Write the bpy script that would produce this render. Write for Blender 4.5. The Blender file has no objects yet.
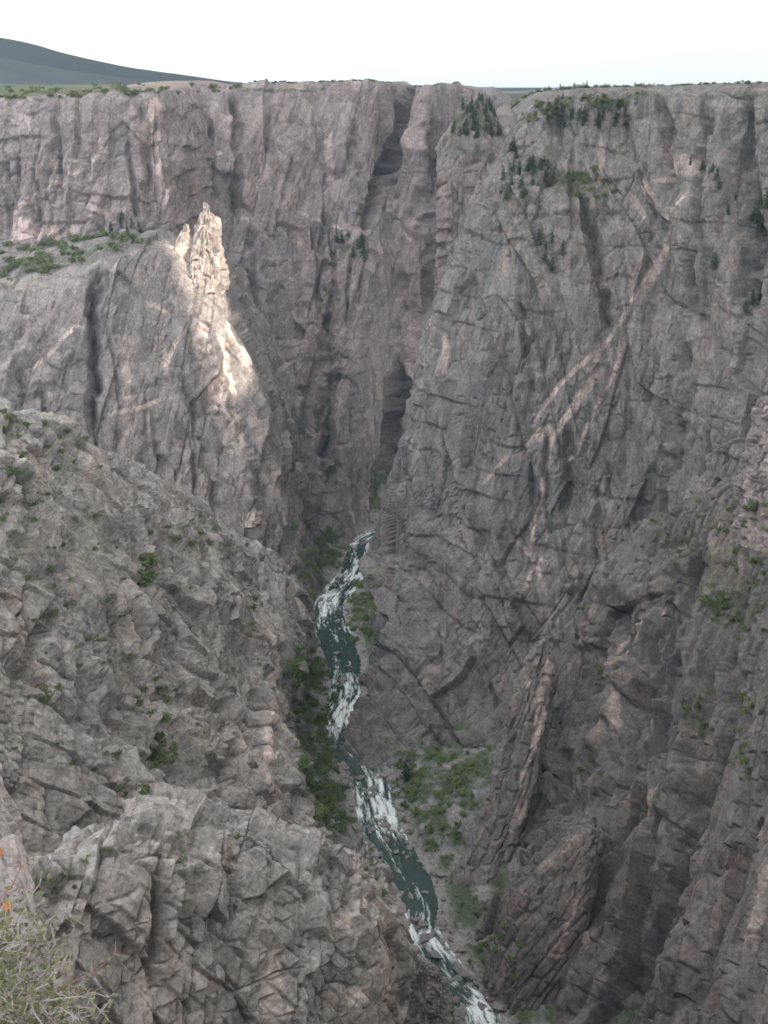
import bpy, math, random
import numpy as np
from mathutils import Vector, Matrix

# ------------------------------------------------------------------ scene basics
random.seed(7)
scene = bpy.context.scene
C = scene.collection
F = 1080.0                     # focal length in picture heights * 1024
PITCH = math.radians(21.5)
CP, SP = math.cos(PITCH), math.sin(PITCH)
F32, U32 = np.float32, np.uint32


def at(px, py, Y):
    """A survey sighting: bearing (px, py) from the viewpoint and the horizontal distance Y north, in metres."""
    dx, dy = (px - 384.0) / F, (512.0 - py) / F
    d = np.array([dx, CP + dy * SP, -SP + dy * CP])
    return d * (Y / d[1])


def sight(p):
    """Bearings of world points p (N,3)."""
    fwd = p[:, 1] * CP - p[:, 2] * SP
    up = p[:, 1] * SP + p[:, 2] * CP
    fwd = np.maximum(fwd, 1e-3)
    return 384 + F * p[:, 0] / fwd, 512 - F * up / fwd


# ------------------------------------------------------------------ noise
def hsh(ix, iy, iz, s):
    h = (ix.astype(U32) * U32(73856093)) ^ (iy.astype(U32) * U32(19349663)) ^ (iz.astype(U32) * U32(83492791)) ^ U32((s * 2654435761) & 0xffffffff)
    h ^= h >> U32(15); h *= U32(0x2c1b3c6d); h ^= h >> U32(12); h *= U32(0x297a2d39); h ^= h >> U32(15)
    return h


def rnd(h, k):
    h = h * U32(747796405) + U32((k * 2891336453) & 0xffffffff)
    h ^= h >> U32(16); h *= U32(0x7feb352d); h ^= h >> U32(15)
    return (h & U32(0xffffff)).astype(F32) / F32(0xffffff)


def vnoise(q, s):
    i = np.floor(q); f = (q - i).astype(F32); i = i.astype(np.int32)
    f = f * f * (3 - 2 * f)
    out = 0
    for a in (0, 1):
        wx = f[:, 0] if a else 1 - f[:, 0]
        for b in (0, 1):
            wy = f[:, 1] if b else 1 - f[:, 1]
            for c in (0, 1):
                wz = f[:, 2] if c else 1 - f[:, 2]
                out = out + wx * wy * wz * rnd(hsh(i[:, 0] + a, i[:, 1] + b, i[:, 2] + c, s), 1)
    return out * 2 - 1


def fbm(q, s, octv=4, gain=.5):
    out, a, t = 0, 1.0, 0
    for k in range(octv):
        out = out + a * vnoise(q * (2.03 ** k) + k * 17.3, s + k); t += a; a *= gain
    return out / t


def worley(q, s):
    i = np.floor(q).astype(np.int32); f = (q - i).astype(F32)
    n = len(q)
    F1 = np.full(n, 9, F32); F2 = np.full(n, 9, F32); ID = np.zeros(n, U32); V = np.zeros((n, 3), F32)
    for a in (-1, 0, 1):
        for b in (-1, 0, 1):
            for c in (-1, 0, 1):
                h = hsh(i[:, 0] + a, i[:, 1] + b, i[:, 2] + c, s)
                vx = f[:, 0] - a - (h & U32(1023)).astype(F32) / 1023
                vy = f[:, 1] - b - ((h >> U32(10)) & U32(1023)).astype(F32) / 1023
                vz = f[:, 2] - c - ((h >> U32(20)) & U32(1023)).astype(F32) / 1023
                d = vx * vx + vy * vy + vz * vz
                m = d < F1
                F2 = np.where(m, F1, np.minimum(F2, d))
                F1 = np.where(m, d, F1); ID = np.where(m, h, ID)
                V[m, 0] = vx[m]; V[m, 1] = vy[m]; V[m, 2] = vz[m]
    return np.sqrt(F1), np.sqrt(F2), ID, V


def joints(p, sc, s, R=None, tilt=2.6, warp=.12):
    """Blocks between three sets of straight joints, staggered from one slab to the next; returns height and distance to the joint."""
    hs, es, ts = [], [], []
    sc = np.array(sc, F32)
    for k in range(0, len(p), 300000):
        q = p[k:k + 300000]
        if R is not None:
            q = q @ R
        q = (q / sc).astype(F32) + F32(100)
        q = q + F32(warp) * np.stack([fbm(q * .7, s + 31, 2), fbm(q * .7, s + 32, 2), fbm(q * .7, s + 33, 2)], 1) * 1.6
        x = q[:, 0] + .45 * np.sin(q[:, 0] * 2.1 + s); ix = np.floor(x).astype(np.int32); fx = x - ix
        h0 = hsh(ix, ix * 0, ix * 0, s)
        y = q[:, 1] * (.7 + .7 * rnd(h0, 1)) + 9 * rnd(h0, 2); iy = np.floor(y).astype(np.int32); fy = y - iy
        h1 = hsh(ix, iy, ix * 0, s + 1)
        z = q[:, 2] * (.6 + .9 * rnd(h1, 1)) + 9 * rnd(h1, 2) + (fx - .5) * (rnd(h1, 3) - .5) * .8
        iz = np.floor(z).astype(np.int32); fz = z - iz
        h = hsh(ix, iy, iz, s + 2)
        v = (rnd(h, 1) - .5) * 1.0 + tilt * ((fx - .5) * (rnd(h, 2) - .5) + (fy - .5) * (rnd(h, 3) - .5) + (fz - .5) * (rnd(h, 4) - .5)) * 1.6
        e = np.minimum(np.minimum(np.minimum(fx, 1 - fx) * sc[0], np.minimum(fy, 1 - fy) * sc[1]), np.minimum(fz, 1 - fz) * sc[2])
        hs.append(v.astype(F32)); es.append(e.astype(F32)); ts.append(rnd(h, 7))
    return np.concatenate(hs), np.concatenate(es), np.concatenate(ts)


def planes(p, sc, s, R=None, warp=.3):
    """Unbroken relief of flat facets meeting in sharp edges: random heights joined by plane pieces; returns height and a tint per piece."""
    hs, ts = [], []
    sc = np.array(sc, F32)
    for k in range(0, len(p), 300000):
        q = p[k:k + 300000]
        if R is not None:
            q = q @ R
        q = (q / sc).astype(F32) + F32(100)
        q = q + F32(warp) * np.stack([vnoise(q * .45, s + 31), vnoise(q * .45, s + 32), vnoise(q * .45, s + 33)], 1)
        i = np.floor(q).astype(np.int32); f = (q - i).astype(F32)
        o = np.argsort(-f, axis=1); fs = np.take_along_axis(f, o, 1)
        c = i.copy(); n = np.arange(len(q))
        v = rnd(hsh(c[:, 0], c[:, 1], c[:, 2], s), 1) * (1 - fs[:, 0])
        code = (o[:, 0] * 3 + o[:, 1]).astype(np.int32)
        for m in range(3):
            c[n, o[:, m]] += 1
            v = v + rnd(hsh(c[:, 0], c[:, 1], c[:, 2], s), 1) * (fs[:, m] - (fs[:, m + 1] if m < 2 else 0))
        hs.append((v * 2 - 1).astype(F32)); ts.append(rnd(hsh(i[:, 0] * 9 + code, i[:, 1], i[:, 2], s + 5), 1))
    return np.concatenate(hs), None, np.concatenate(ts)


def facet(p, sc, s, R=None, tilt=1.0, warp=.16):
    """Jointed rock: every block is a plane of its own tilt and height; returns height (about -1..1) and distance to the joint."""
    hs, es, ts = [], [], []
    sc = np.array(sc, F32)
    for k in range(0, len(p), 200000):
        q = p[k:k + 200000]
        if R is not None:
            q = q @ R
        q = (q / sc).astype(F32) + F32(100)
        if warp:
            q = q + warp * np.stack([vnoise(q * .8, s + 31), vnoise(q * .8, s + 32), vnoise(q * .8, s + 33)], 1)
        f1, f2, i, v = worley(q, s)
        h = (rnd(i, 1) - .5) * 1.3 + tilt * (v[:, 0] * (rnd(i, 2) - .5) + v[:, 1] * (rnd(i, 3) - .5) + v[:, 2] * (rnd(i, 4) - .5)) * 2
        hs.append(h); es.append(f2 - f1); ts.append(rnd(i, 7))
    return np.concatenate(hs), np.concatenate(es), np.concatenate(ts)


# ------------------------------------------------------------------ materials
def new_mat(name):
    m = bpy.data.materials.new(name); m.use_nodes = True
    nt = m.node_tree; b = nt.nodes['Principled BSDF']
    return m, nt, b


def N(nt, typ, **kw):
    n = nt.nodes.new(typ)
    for k, v in kw.items():
        if k.startswith('in_'):
            key = k[3:]
            n.inputs[int(key) if key.isdigit() else key.replace('_', ' ')].default_value = v
        else:
            setattr(n, k, v)
    return n


def ramp(nt, fac, stops, interp='LINEAR'):
    r = nt.nodes.new('ShaderNodeValToRGB'); r.color_ramp.interpolation = interp
    while len(r.color_ramp.elements) < len(stops):
        r.color_ramp.elements.new(.5)
    for e, (p, c) in zip(r.color_ramp.elements, stops):
        e.position = p; e.color = (c, c, c, 1) if isinstance(c, (int, float)) else (*c, 1)
    nt.links.new(fac, r.inputs[0])
    return r.outputs[0]


def mix(nt, fac, a, b, mode='MIX'):
    m = nt.nodes.new('ShaderNodeMix'); m.data_type = 'RGBA'; m.blend_type = mode
    for sock, v in ((m.inputs[0], fac), (m.inputs[6], a), (m.inputs[7], b)):
        if isinstance(v, (int, float)):
            sock.default_value = v
        elif isinstance(v, tuple):
            sock.default_value = (*v, 1)
        else:
            nt.links.new(v, sock)
    return m.outputs[2]


def noise_tex(nt, vec, scale, detail=5, rough=.6, dist=0):
    n = N(nt, 'ShaderNodeTexNoise'); n.inputs['Scale'].default_value = scale
    n.inputs['Detail'].default_value = detail; n.inputs['Roughness'].default_value = rough
    n.inputs['Distortion'].default_value = dist
    nt.links.new(vec, n.inputs['Vector'])
    return n.outputs['Fac']


def rock_mat(name, grey, warm, dark, pink, bump=.6, unit=1.0, specks=.6):
    m, nt, b = new_mat(name)
    tc = N(nt, 'ShaderNodeTexCoord').outputs['Object']
    L = nt.links.new
    mp = N(nt, 'ShaderNodeMapping'); mp.inputs['Scale'].default_value = (1, 1, .28); L(tc, mp.inputs[0])
    st = N(nt, 'ShaderNodeMapping'); st.inputs['Scale'].default_value = (1, 1, .09); L(tc, st.inputs[0])
    big = noise_tex(nt, mp.outputs[0], .016 / unit, 2, .6)
    mid = noise_tex(nt, tc, .09 / unit, 4, .65, .4)
    fine = noise_tex(nt, tc, .45 / unit, 4, .72)
    streak = noise_tex(nt, st.outputs[0], .11 / unit, 3, .65)
    col = mix(nt, ramp(nt, big, [(.38, 0.), (.62, 1.)]), grey, warm)
    col = mix(nt, ramp(nt, mid, [(.5, 0.), (.72, .8)]), col, dark)
    col = mix(nt, ramp(nt, streak, [(.52, 0.), (.68, .65)]), col, dark)
    pk = noise_tex(nt, mp.outputs[0], .05 / unit, 4, .68, .6)
    col = mix(nt, ramp(nt, pk, [(.56, 0.), (.74, .75)]), col, pink)
    at_ = N(nt, 'ShaderNodeAttribute', attribute_name='tone')
    sep = N(nt, 'ShaderNodeSeparateColor'); L(at_.outputs['Color'], sep.inputs[0])
    col = mix(nt, sep.outputs[0], col, tuple(min(1, c * 1.5 + .09) for c in pink))     # dykes of pale pink pegmatite, and sunlight painted down the spire ridge
    col = mix(nt, sep.outputs[2], col, (.30, .24, .18))                           # bare soil and scree
    col = mix(nt, sep.outputs[1], col, (.055, .075, .03))                        # low green growth in cracks and on ledges
    col = mix(nt, 1.0, col, ramp(nt, fine, [(.28, .6), (.5, 1.03), (.72, 1.34)]), 'MULTIPLY')
    # joints: hairline cracks, their shade painted into the colour, in two sizes
    wv = N(nt, 'ShaderNodeTexNoise'); wv.inputs['Scale'].default_value = .12 / unit; wv.inputs['Detail'].default_value = 1; L(tc, wv.inputs['Vector'])
    wm = N(nt, 'ShaderNodeVectorMath', operation='MULTIPLY_ADD'); L(wv.outputs['Color'], wm.inputs[0]); wm.inputs[1].default_value = (5 * unit,) * 3; L(tc, wm.inputs[2])
    jm = N(nt, 'ShaderNodeMapping'); jm.inputs['Rotation'].default_value = (.2, .35, .5); jm.inputs['Scale'].default_value = (1, 1, .45); L(wm.outputs[0], jm.inputs[0])
    joint = None
    for sc_, wd, k_ in ((.036, .022, 1.0), (.11, .04, .9)):
        vo = N(nt, 'ShaderNodeTexVoronoi', feature='DISTANCE_TO_EDGE'); vo.inputs['Scale'].default_value = sc_ / unit; L(jm.outputs[0], vo.inputs['Vector'])
        ln = ramp(nt, vo.outputs['Distance'], [(0, k_), (wd, 0.)])
        gate = noise_tex(nt, tc, sc_ * .6 / unit, 1, .6)
        g2 = N(nt, 'ShaderNodeMath', operation='MULTIPLY'); L(ln, g2.inputs[0]); L(ramp(nt, gate, [(.38, 0.), (.52, 1.)]), g2.inputs[1])
        if joint is None: joint = g2.outputs[0]
        else:
            mxn = N(nt, 'ShaderNodeMath', operation='MAXIMUM'); L(joint, mxn.inputs[0]); L(g2.outputs[0], mxn.inputs[1]); joint = mxn.outputs[0]
    jf = N(nt, 'ShaderNodeMath', operation='MULTIPLY'); L(joint, jf.inputs[0]); jf.inputs[1].default_value = .45
    col = mix(nt, jf.outputs[0], col, tuple(c * .5 for c in dark))
    if specks:
        sp_ = noise_tex(nt, tc, .33 / unit, 3, .55)
        where = noise_tex(nt, tc, .02 / unit, 3, .6)
        sm_ = N(nt, 'ShaderNodeMath', operation='MULTIPLY'); L(ramp(nt, sp_, [(.63, 0.), (.70, .9)]), sm_.inputs[0]); L(ramp(nt, where, [(.42, 0.), (.6, specks)]), sm_.inputs[1])
        col = mix(nt, sm_.outputs[0], col, (.055, .07, .03))
    blk = N(nt, 'ShaderNodeMapRange'); L(at_.outputs['Alpha'], blk.inputs[0]); blk.inputs[3].default_value = .68; blk.inputs[4].default_value = 1.32
    hv = N(nt, 'ShaderNodeHueSaturation'); L(col, hv.inputs['Color']); L(blk.outputs[0], hv.inputs['Value'])
    hv.inputs['Saturation'].default_value = .86
    L(hv.outputs[0], b.inputs['Base Color'])
    b.inputs['Roughness'].default_value = .92
    b.inputs['Specular IOR Level'].default_value = .18
    bp = N(nt, 'ShaderNodeBump'); bp.inputs['Strength'].default_value = bump; bp.inputs['Distance'].default_value = 1.2 * unit
    hgt = N(nt, 'ShaderNodeMath', operation='ADD'); L(fine, hgt.inputs[0]); L(mid, hgt.inputs[1])
    L(hgt.outputs[0], bp.inputs['Height']); L(bp.outputs[0], b.inputs['Normal'])
    return m


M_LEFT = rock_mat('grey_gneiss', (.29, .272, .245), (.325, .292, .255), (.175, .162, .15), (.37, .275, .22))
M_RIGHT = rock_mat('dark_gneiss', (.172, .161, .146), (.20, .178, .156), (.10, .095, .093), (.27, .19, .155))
M_BACK = rock_mat('pink_gneiss', (.228, .194, .182), (.268, .216, .195), (.158, .135, .138), (.34, .245, .21))
M_FIN = rock_mat('shaded_fin_gneiss', (.132, .122, .110), (.155, .136, .118), (.078, .073, .072), (.24, .165, .13))  # darker copy of the right wall gneiss; part of the fins' shade is painted in
M_MID = rock_mat('mid_gneiss', (.222, .20, .187), (.25, .215, .195), (.14, .127, .12), (.33, .24, .195))
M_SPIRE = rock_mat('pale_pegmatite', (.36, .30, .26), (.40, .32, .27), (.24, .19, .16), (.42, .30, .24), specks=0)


# ------------------------------------------------------------------ object helpers
def tag(o, label=None, cat=None, group=None, kind=None):
    if label: o['label'] = label
    if cat: o['category'] = cat
    if group: o['group'] = group
    if kind: o['kind'] = kind
    return o


def link_mesh(name, verts, quads, mat, parent=None, smooth=False, tris=None, attr=None):
    me = bpy.data.meshes.new(name)
    verts = np.asarray(verts, F32); nq = 0 if quads is None else len(quads); ntr = 0 if tris is None else len(tris)
    me.vertices.add(len(verts)); me.vertices.foreach_set('co', verts.ravel())
    loops = []
    if nq: loops.append(np.asarray(quads, np.int32).ravel())
    if ntr: loops.append(np.asarray(tris, np.int32).ravel())
    loops = np.concatenate(loops)
    me.loops.add(len(loops)); me.loops.foreach_set('vertex_index', loops)
    starts = np.concatenate([np.arange(nq) * 4, nq * 4 + np.arange(ntr) * 3]).astype(np.int32)
    me.polygons.add(nq + ntr); me.polygons.foreach_set('loop_start', starts)
    me.update(calc_edges=True)
    me.polygons.foreach_set('use_smooth', np.full(nq + ntr, smooth))
    if attr is not None:
        a = me.color_attributes.new('tone', 'FLOAT_COLOR', 'POINT')
        a.data.foreach_set('color', np.asarray(attr, F32).ravel())
    if mat: me.materials.append(mat)
    o = bpy.data.objects.new(name, me); C.objects.link(o)
    if parent: o.parent = parent
    return o


def grid_quads(n, m, wrap=False):
    i = np.arange(n - 1)[:, None]; j = np.arange(m if wrap else m - 1)[None, :]
    a = i * m + j; b = i * m + (j + 1) % m
    return np.stack([a, a + m, b + m, b], -1).reshape(-1, 4)[:, ::-1]


def cr(net, t, axis):
    """Catmull-Rom along an axis of a net at fractional indices t."""
    net = np.moveaxis(net, axis, 0); n = len(net)
    k = np.clip(np.floor(t).astype(int), 0, n - 2); f = (t - k)
    g = lambda i: net[np.clip(i, 0, n - 1)]
    sh = (len(t),) + (1,) * (net.ndim - 1); f = f.reshape(sh)
    p0, p1, p2, p3 = g(k - 1), g(k), g(k + 1), g(k + 2)
    m1, m2 = (p2 - p0) * .4, (p3 - p1) * .4
    # keep tangents from overshooting where control points crowd
    lim = np.linalg.norm(p2 - p1, axis=-1, keepdims=True) * 1.2
    def cl(m):
        l = np.linalg.norm(m, axis=-1, keepdims=True)
        return m * np.minimum(1, lim / np.maximum(l, 1e-6))
    m1, m2 = cl(m1), cl(m2)
    f2, f3 = f * f, f * f * f
    r = (2 * f3 - 3 * f2 + 1) * p1 + (f3 - 2 * f2 + f) * m1 + (-2 * f3 + 3 * f2) * p2 + (f3 - f2) * m2
    return np.moveaxis(r, 0, axis)


def seg_dist(p, line):
    """Distance of points p to a 3-D polyline, and position 0..1 along it."""
    best = np.full(len(p), 1e9, F32); pos = np.zeros(len(p), F32)
    n = len(line) - 1
    for k in range(n):
        a, b = line[k], line[k + 1]; ab = b - a
        t = np.clip(((p - a) @ ab) / max(ab @ ab, 1e-6), 0, 1)
        d = np.linalg.norm(p - (a + t[:, None] * ab), axis=1)
        m = d < best
        best = np.where(m, d, best); pos = np.where(m, (k + t) / n, pos)
    return best, pos


Q = 1.0     # global detail


def params(net, step):
    R, K = net.shape[:2]
    u, v = sight(net.reshape(-1, 3)); u = u.reshape(R, K); v = v.reshape(R, K)
    def sub(ax):
        d = np.hypot(np.diff(u, axis=ax), np.diff(v, axis=ax)) / step
        met = np.linalg.norm(np.diff(net, axis=ax), axis=-1)
        sl = net[:-1] if ax == 0 else net[:, :-1]
        far = np.maximum(np.linalg.norm(sl, axis=-1), 60)
        d = np.maximum(d, met / (far / F * step * 1.5))         # keep the spacing even where the rock is seen edge on
        d = np.minimum(d, met / .25)
        return np.clip(np.percentile(d, 60, axis=1 - ax), 5, 260).astype(int)
    def t(ns):
        out = []
        for k, n in enumerate(ns):
            out.append(k + np.arange(n) / n)
        return np.concatenate(out + [np.array([len(ns)])])
    return t(sub(0)), t(sub(1))


def smooth1(g, ax):
    h = np.pad(g, [(1, 1) if k == ax else (0, 0) for k in (0, 1)], mode='edge')
    a, b = (h[:-2], h[2:]) if ax == 0 else (h[:, :-2], h[:, 2:])
    return (a + 2 * g + b) / 4


def cliff(name, net, mat, label, rock, step=1.25, lines=(), tones=(), wrap=False, cat='cliff', kind='structure', amp_rows=None, extra=None):
    net = np.asarray(net, np.float64)
    tr, tc = params(net, step / Q)
    base = cr(cr(net, tr, 0), tc, 1)
    n, m = base.shape[:2]
    if wrap:
        base = base[:, :-1]; m -= 1
    gy = np.gradient(base, axis=0)
    gx = np.roll(base, -1, 1) - np.roll(base, 1, 1) if wrap else np.gradient(base, axis=1)
    nrm = np.cross(gx, gy); nrm /= np.maximum(np.linalg.norm(nrm, axis=-1, keepdims=True), 1e-6)
    p = base.reshape(-1, 3).astype(F32); nr = nrm.reshape(-1, 3).astype(F32)
    # normals look towards the open air: away from the inside of the rock
    if np.mean((nr * (np.array([0, 0, 60]) - p)).sum(1) > 0) < .5 and not wrap:
        nr = -nr
    if wrap and np.mean((nr * (p - p.mean(0))).sum(1)) < 0:
        nr = -nr
    amp = np.ones(len(p), F32)
    if amp_rows is not None:
        amp = np.repeat(np.interp(tr, np.arange(len(net)), amp_rows), m).astype(F32)
    disp = np.zeros(len(p), F32); tone = np.zeros((len(p), 4), F32); tone[:, 3] = 1
    R = np.array(Matrix(rock.get('rot', Matrix.Identity(3))), F32)
    cracks = np.zeros(len(p), F32); tone[:, 3] = .5
    pxm = np.maximum(np.linalg.norm(p, axis=1), 100) / F32(F)        # what one minute of arc spans out there
    s0 = rock.get('seed', 1)
    rough = .35 + 1.0 * np.clip(.5 + 1.2 * fbm(p / F32(rock.get('patch', 70)), s0 + 90, 2), 0, 1)
    for k, (sc, a) in enumerate(rock['blocks']):
        kd = rock.get('kinds', 'fjfjf')[k]
        h, e, tv = (planes(p, sc, s0 + k * 11, R) if kd == 'p' else facet(p, sc, s0 + k * 11, R, 1.3) if kd == 'f' else joints(p, sc, s0 + k * 11, R, rock.get('tilt', 1.6)))
        w = amp * (rough if k else 1) * (1, 1.35, 1.4, 1.4, 1.3)[k]
        disp += a * w * h
        tone[:, 3] += (tv - .5) * (.3, .55, .55, .4, .25)[k]
        if kd == 'j':
            cw = pxm * rock.get('crack', 1.1) * (1.0, 1.3, 1.2, 1, 1)[k]
            g = np.clip(1.25 - e / cw, 0, 1) * np.clip(.55 + 1.8 * fbm(p / F32(sc[0] * 2), s0 + 95, 2), 0, 1)
            cracks -= g * np.clip(a * .8, 1.0, 2.6 if k else 1.6) * amp * rock.get('crack_depth', 1.5)
    disp += rock.get('fbm', 0) * amp * fbm(p / F32(rock.get('fbm_len', 25)), s0 + 70, 5, .55)
    if rock.get('strata'):
        th, a = rock['strata']
        z = p[:, 2] / th + .6 * fbm(p / F32(60), s0 + 80, 3)
        disp += a * amp * (1 - ((z - np.floor(z)) ** 2) * 2) * np.clip(.3 + fbm(p / F32(40), s0 + 81, 2) * 2, 0, 1)
    us, vs = sight(p.astype(np.float64))
    lo, hi = net.reshape(-1, 3), None
    def world_line(pts):
        out = []
        for q in pts:
            d = (us - q[0]) ** 2 + (vs - q[1]) ** 2
            # nearest part of the sheet, the near side when the sheet folds behind itself
            c = np.where(d < d.min() + 9)[0]
            out.append(p[c[np.argmin(p[c, 1])]].astype(np.float64))
        # subdivide and let the line wander
        return np.array(out)
    wob = np.stack([fbm(p / F32(18), s0 + 51, 3), fbm(p / F32(18), s0 + 52, 3), fbm(p / F32(18), s0 + 53, 3)], 1)
    for pts, w, a, *sh in lines:
        L = world_line(pts)
        d, pos = seg_dist(p + wob * F32(min(w * 1.3, 12)), L)
        taper = np.clip(np.minimum(pos, 1 - pos) * 8 + .15, 0, 1)
        if sh and sh[0] == 'step':
            prof = np.clip(1 - d / w, 0, 1)
        elif a < 0:
            prof = np.clip(1 - d / (1.5 * w), 0, 1)
        else:
            prof = np.clip(1 - d / (1.8 * w), 0, 1) ** 1.15
        disp += a * prof * taper * (np.clip(.85 + 1.1 * fbm(p / F32(45), s0 + 57, 3), .1, 1.4) if abs(a) < 30 else np.clip(.9 + .4 * fbm(p / F32(60), s0 + 57, 3), .7, 1.1))
    g2 = disp.reshape(n, m)
    for ax in (0, 1):                      # weathered edges, half a cell wide
        g2 = (np.roll(g2, 1, ax) + 2 * g2 + np.roll(g2, -1, ax)) / 4 if (wrap and ax == 1) else smooth1(g2, ax)
    disp = g2.reshape(-1) + cracks
    q = p + nr * disp[:, None]
    for pts, w, ch, val in tones:
        L = world_line(pts)
        d, pos = seg_dist(p + wob * F32(min(w * 1.2, 9)), L)
        mk = np.clip((1.1 - d / w) * (1.3 if ch else 3.5), 0, 1) * np.clip(np.minimum(pos, 1 - pos) * 6 + .3, 0, 1)
        mk *= np.clip(.8 + 1.6 * fbm(p / F32(6), s0 + 61, 3), 0, 1)
        tone[:, ch] = np.maximum(tone[:, ch], mk * val)
    if extra is not None:
        q, tone = extra(p, q, nr, tone, us, vs)
    o = link_mesh(name, q, grid_quads(n, m, wrap), mat, attr=tone)
    tag(o, label, cat, kind=kind)
    return o


def net_from(rows):
    k = len(rows[0])
    assert all(len(r) == k for r in rows), [len(r) for r in rows]
    return np.array([[at(*q) if len(q) == 3 else np.array(q[:3], float) for q in r] for r in rows])


def clefts(n, u0, u1, v0, v1, slant, seed, w=2.2, depth=9):
    """Long upright fractures."""
    g = np.random.default_rng(seed); out = []
    for _ in range(n):
        u, v = g.uniform(u0, u1), g.uniform(v0, v1 - 60); L = g.uniform(60, 150); sl = slant + g.normal(0, .07)
        out.append(([(u, v), (u + sl * L * .5 + g.normal(0, 2), v + L * .5), (u + sl * L, min(v + L, v1))], w * g.uniform(.7, 1.5), -depth * g.uniform(.6, 1.4)))
    return out


def add_row(net, vec, top=True):
    r = (net[0] if top else net[-1]) + np.array(vec, float)
    return np.concatenate([r[None], net] if top else [net, r[None]])


def add_col(net, vec, left=True):
    c = (net[:, 0] if left else net[:, -1]) + np.array(vec, float)
    return np.concatenate([c[:, None], net] if left else [net, c[:, None]], 1)


def along(a, b):
    """Joint frame whose long axis runs from a to b."""
    z = Vector(b - a).normalized(); x = z.cross(Vector((0, 1, .3))).normalized(); y = z.cross(x)
    return Matrix((x, y, z)).transposed()


def rot(ax, deg):
    return Matrix.Rotation(math.radians(deg), 3, ax)


# ================================================================== THE ROCK
# ---- right main wall
RW = net_from([
    [(516, 120, 1090), (546, 99, 1060), (600, 93, 1040), (660, 91, 1010), (720, 90, 960), (790, 88, 900), (900, 86, 800)],
    [(501, 158, 1085), (534, 147, 1050), (600, 140, 1030), (660, 138, 1000), (720, 138, 945), (790, 135, 885), (900, 135, 780)],
    [(487, 188, 1068), (528, 190, 1020), (600, 190, 1012), (660, 190, 988), (720, 190, 930), (790, 190, 870), (900, 190, 760)],
    [(457, 245, 1060), (520, 240, 1000), (590, 240, 988), (655, 245, 970), (720, 245, 915), (795, 245, 850), (905, 245, 740)],
    [(432, 320, 1050), (510, 320, 985), (585, 320, 965), (650, 320, 950), (720, 320, 895), (800, 320, 830), (910, 320, 715)],
    [(414, 400, 1045), (500, 400, 970), (580, 400, 950), (650, 400, 930), (720, 400, 870), (800, 400, 800), (910, 400, 680)],
    [(392, 485, 1050), (490, 480, 955), (575, 480, 930), (650, 480, 905), (720, 480, 845), (800, 480, 770), (915, 480, 650)],
    [(371, 560, 1080), (480, 560, 930), (570, 560, 900), (650, 560, 875), (725, 560, 810), (805, 560, 730), (920, 560, 610)],
    [(375, 640, 980), (470, 640, 890), (565, 640, 865), (650, 640, 840), (730, 640, 780), (810, 640, 700), (920, 640, 580)],
    [(360, 702, 890), (450, 705, 850), (560, 705, 830), (650, 705, 800), (730, 705, 740), (810, 705, 660), (920, 705, 540)],
    [(343, 750, 818), (440, 760, 800), (555, 770, 780), (650, 770, 760), (730, 770, 700), (810, 770, 620), (920, 770, 500)],
    [(343, 792, 785), (440, 820, 760), (555, 830, 740), (650, 830, 720), (730, 830, 650), (810, 830, 570), (920, 830, 460)],
])
RW = add_col(RW, (45, 240, 0), True)
RW = add_row(RW, (10, 60, 1)); RW = add_row(RW, (20, 260, 3))
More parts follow.
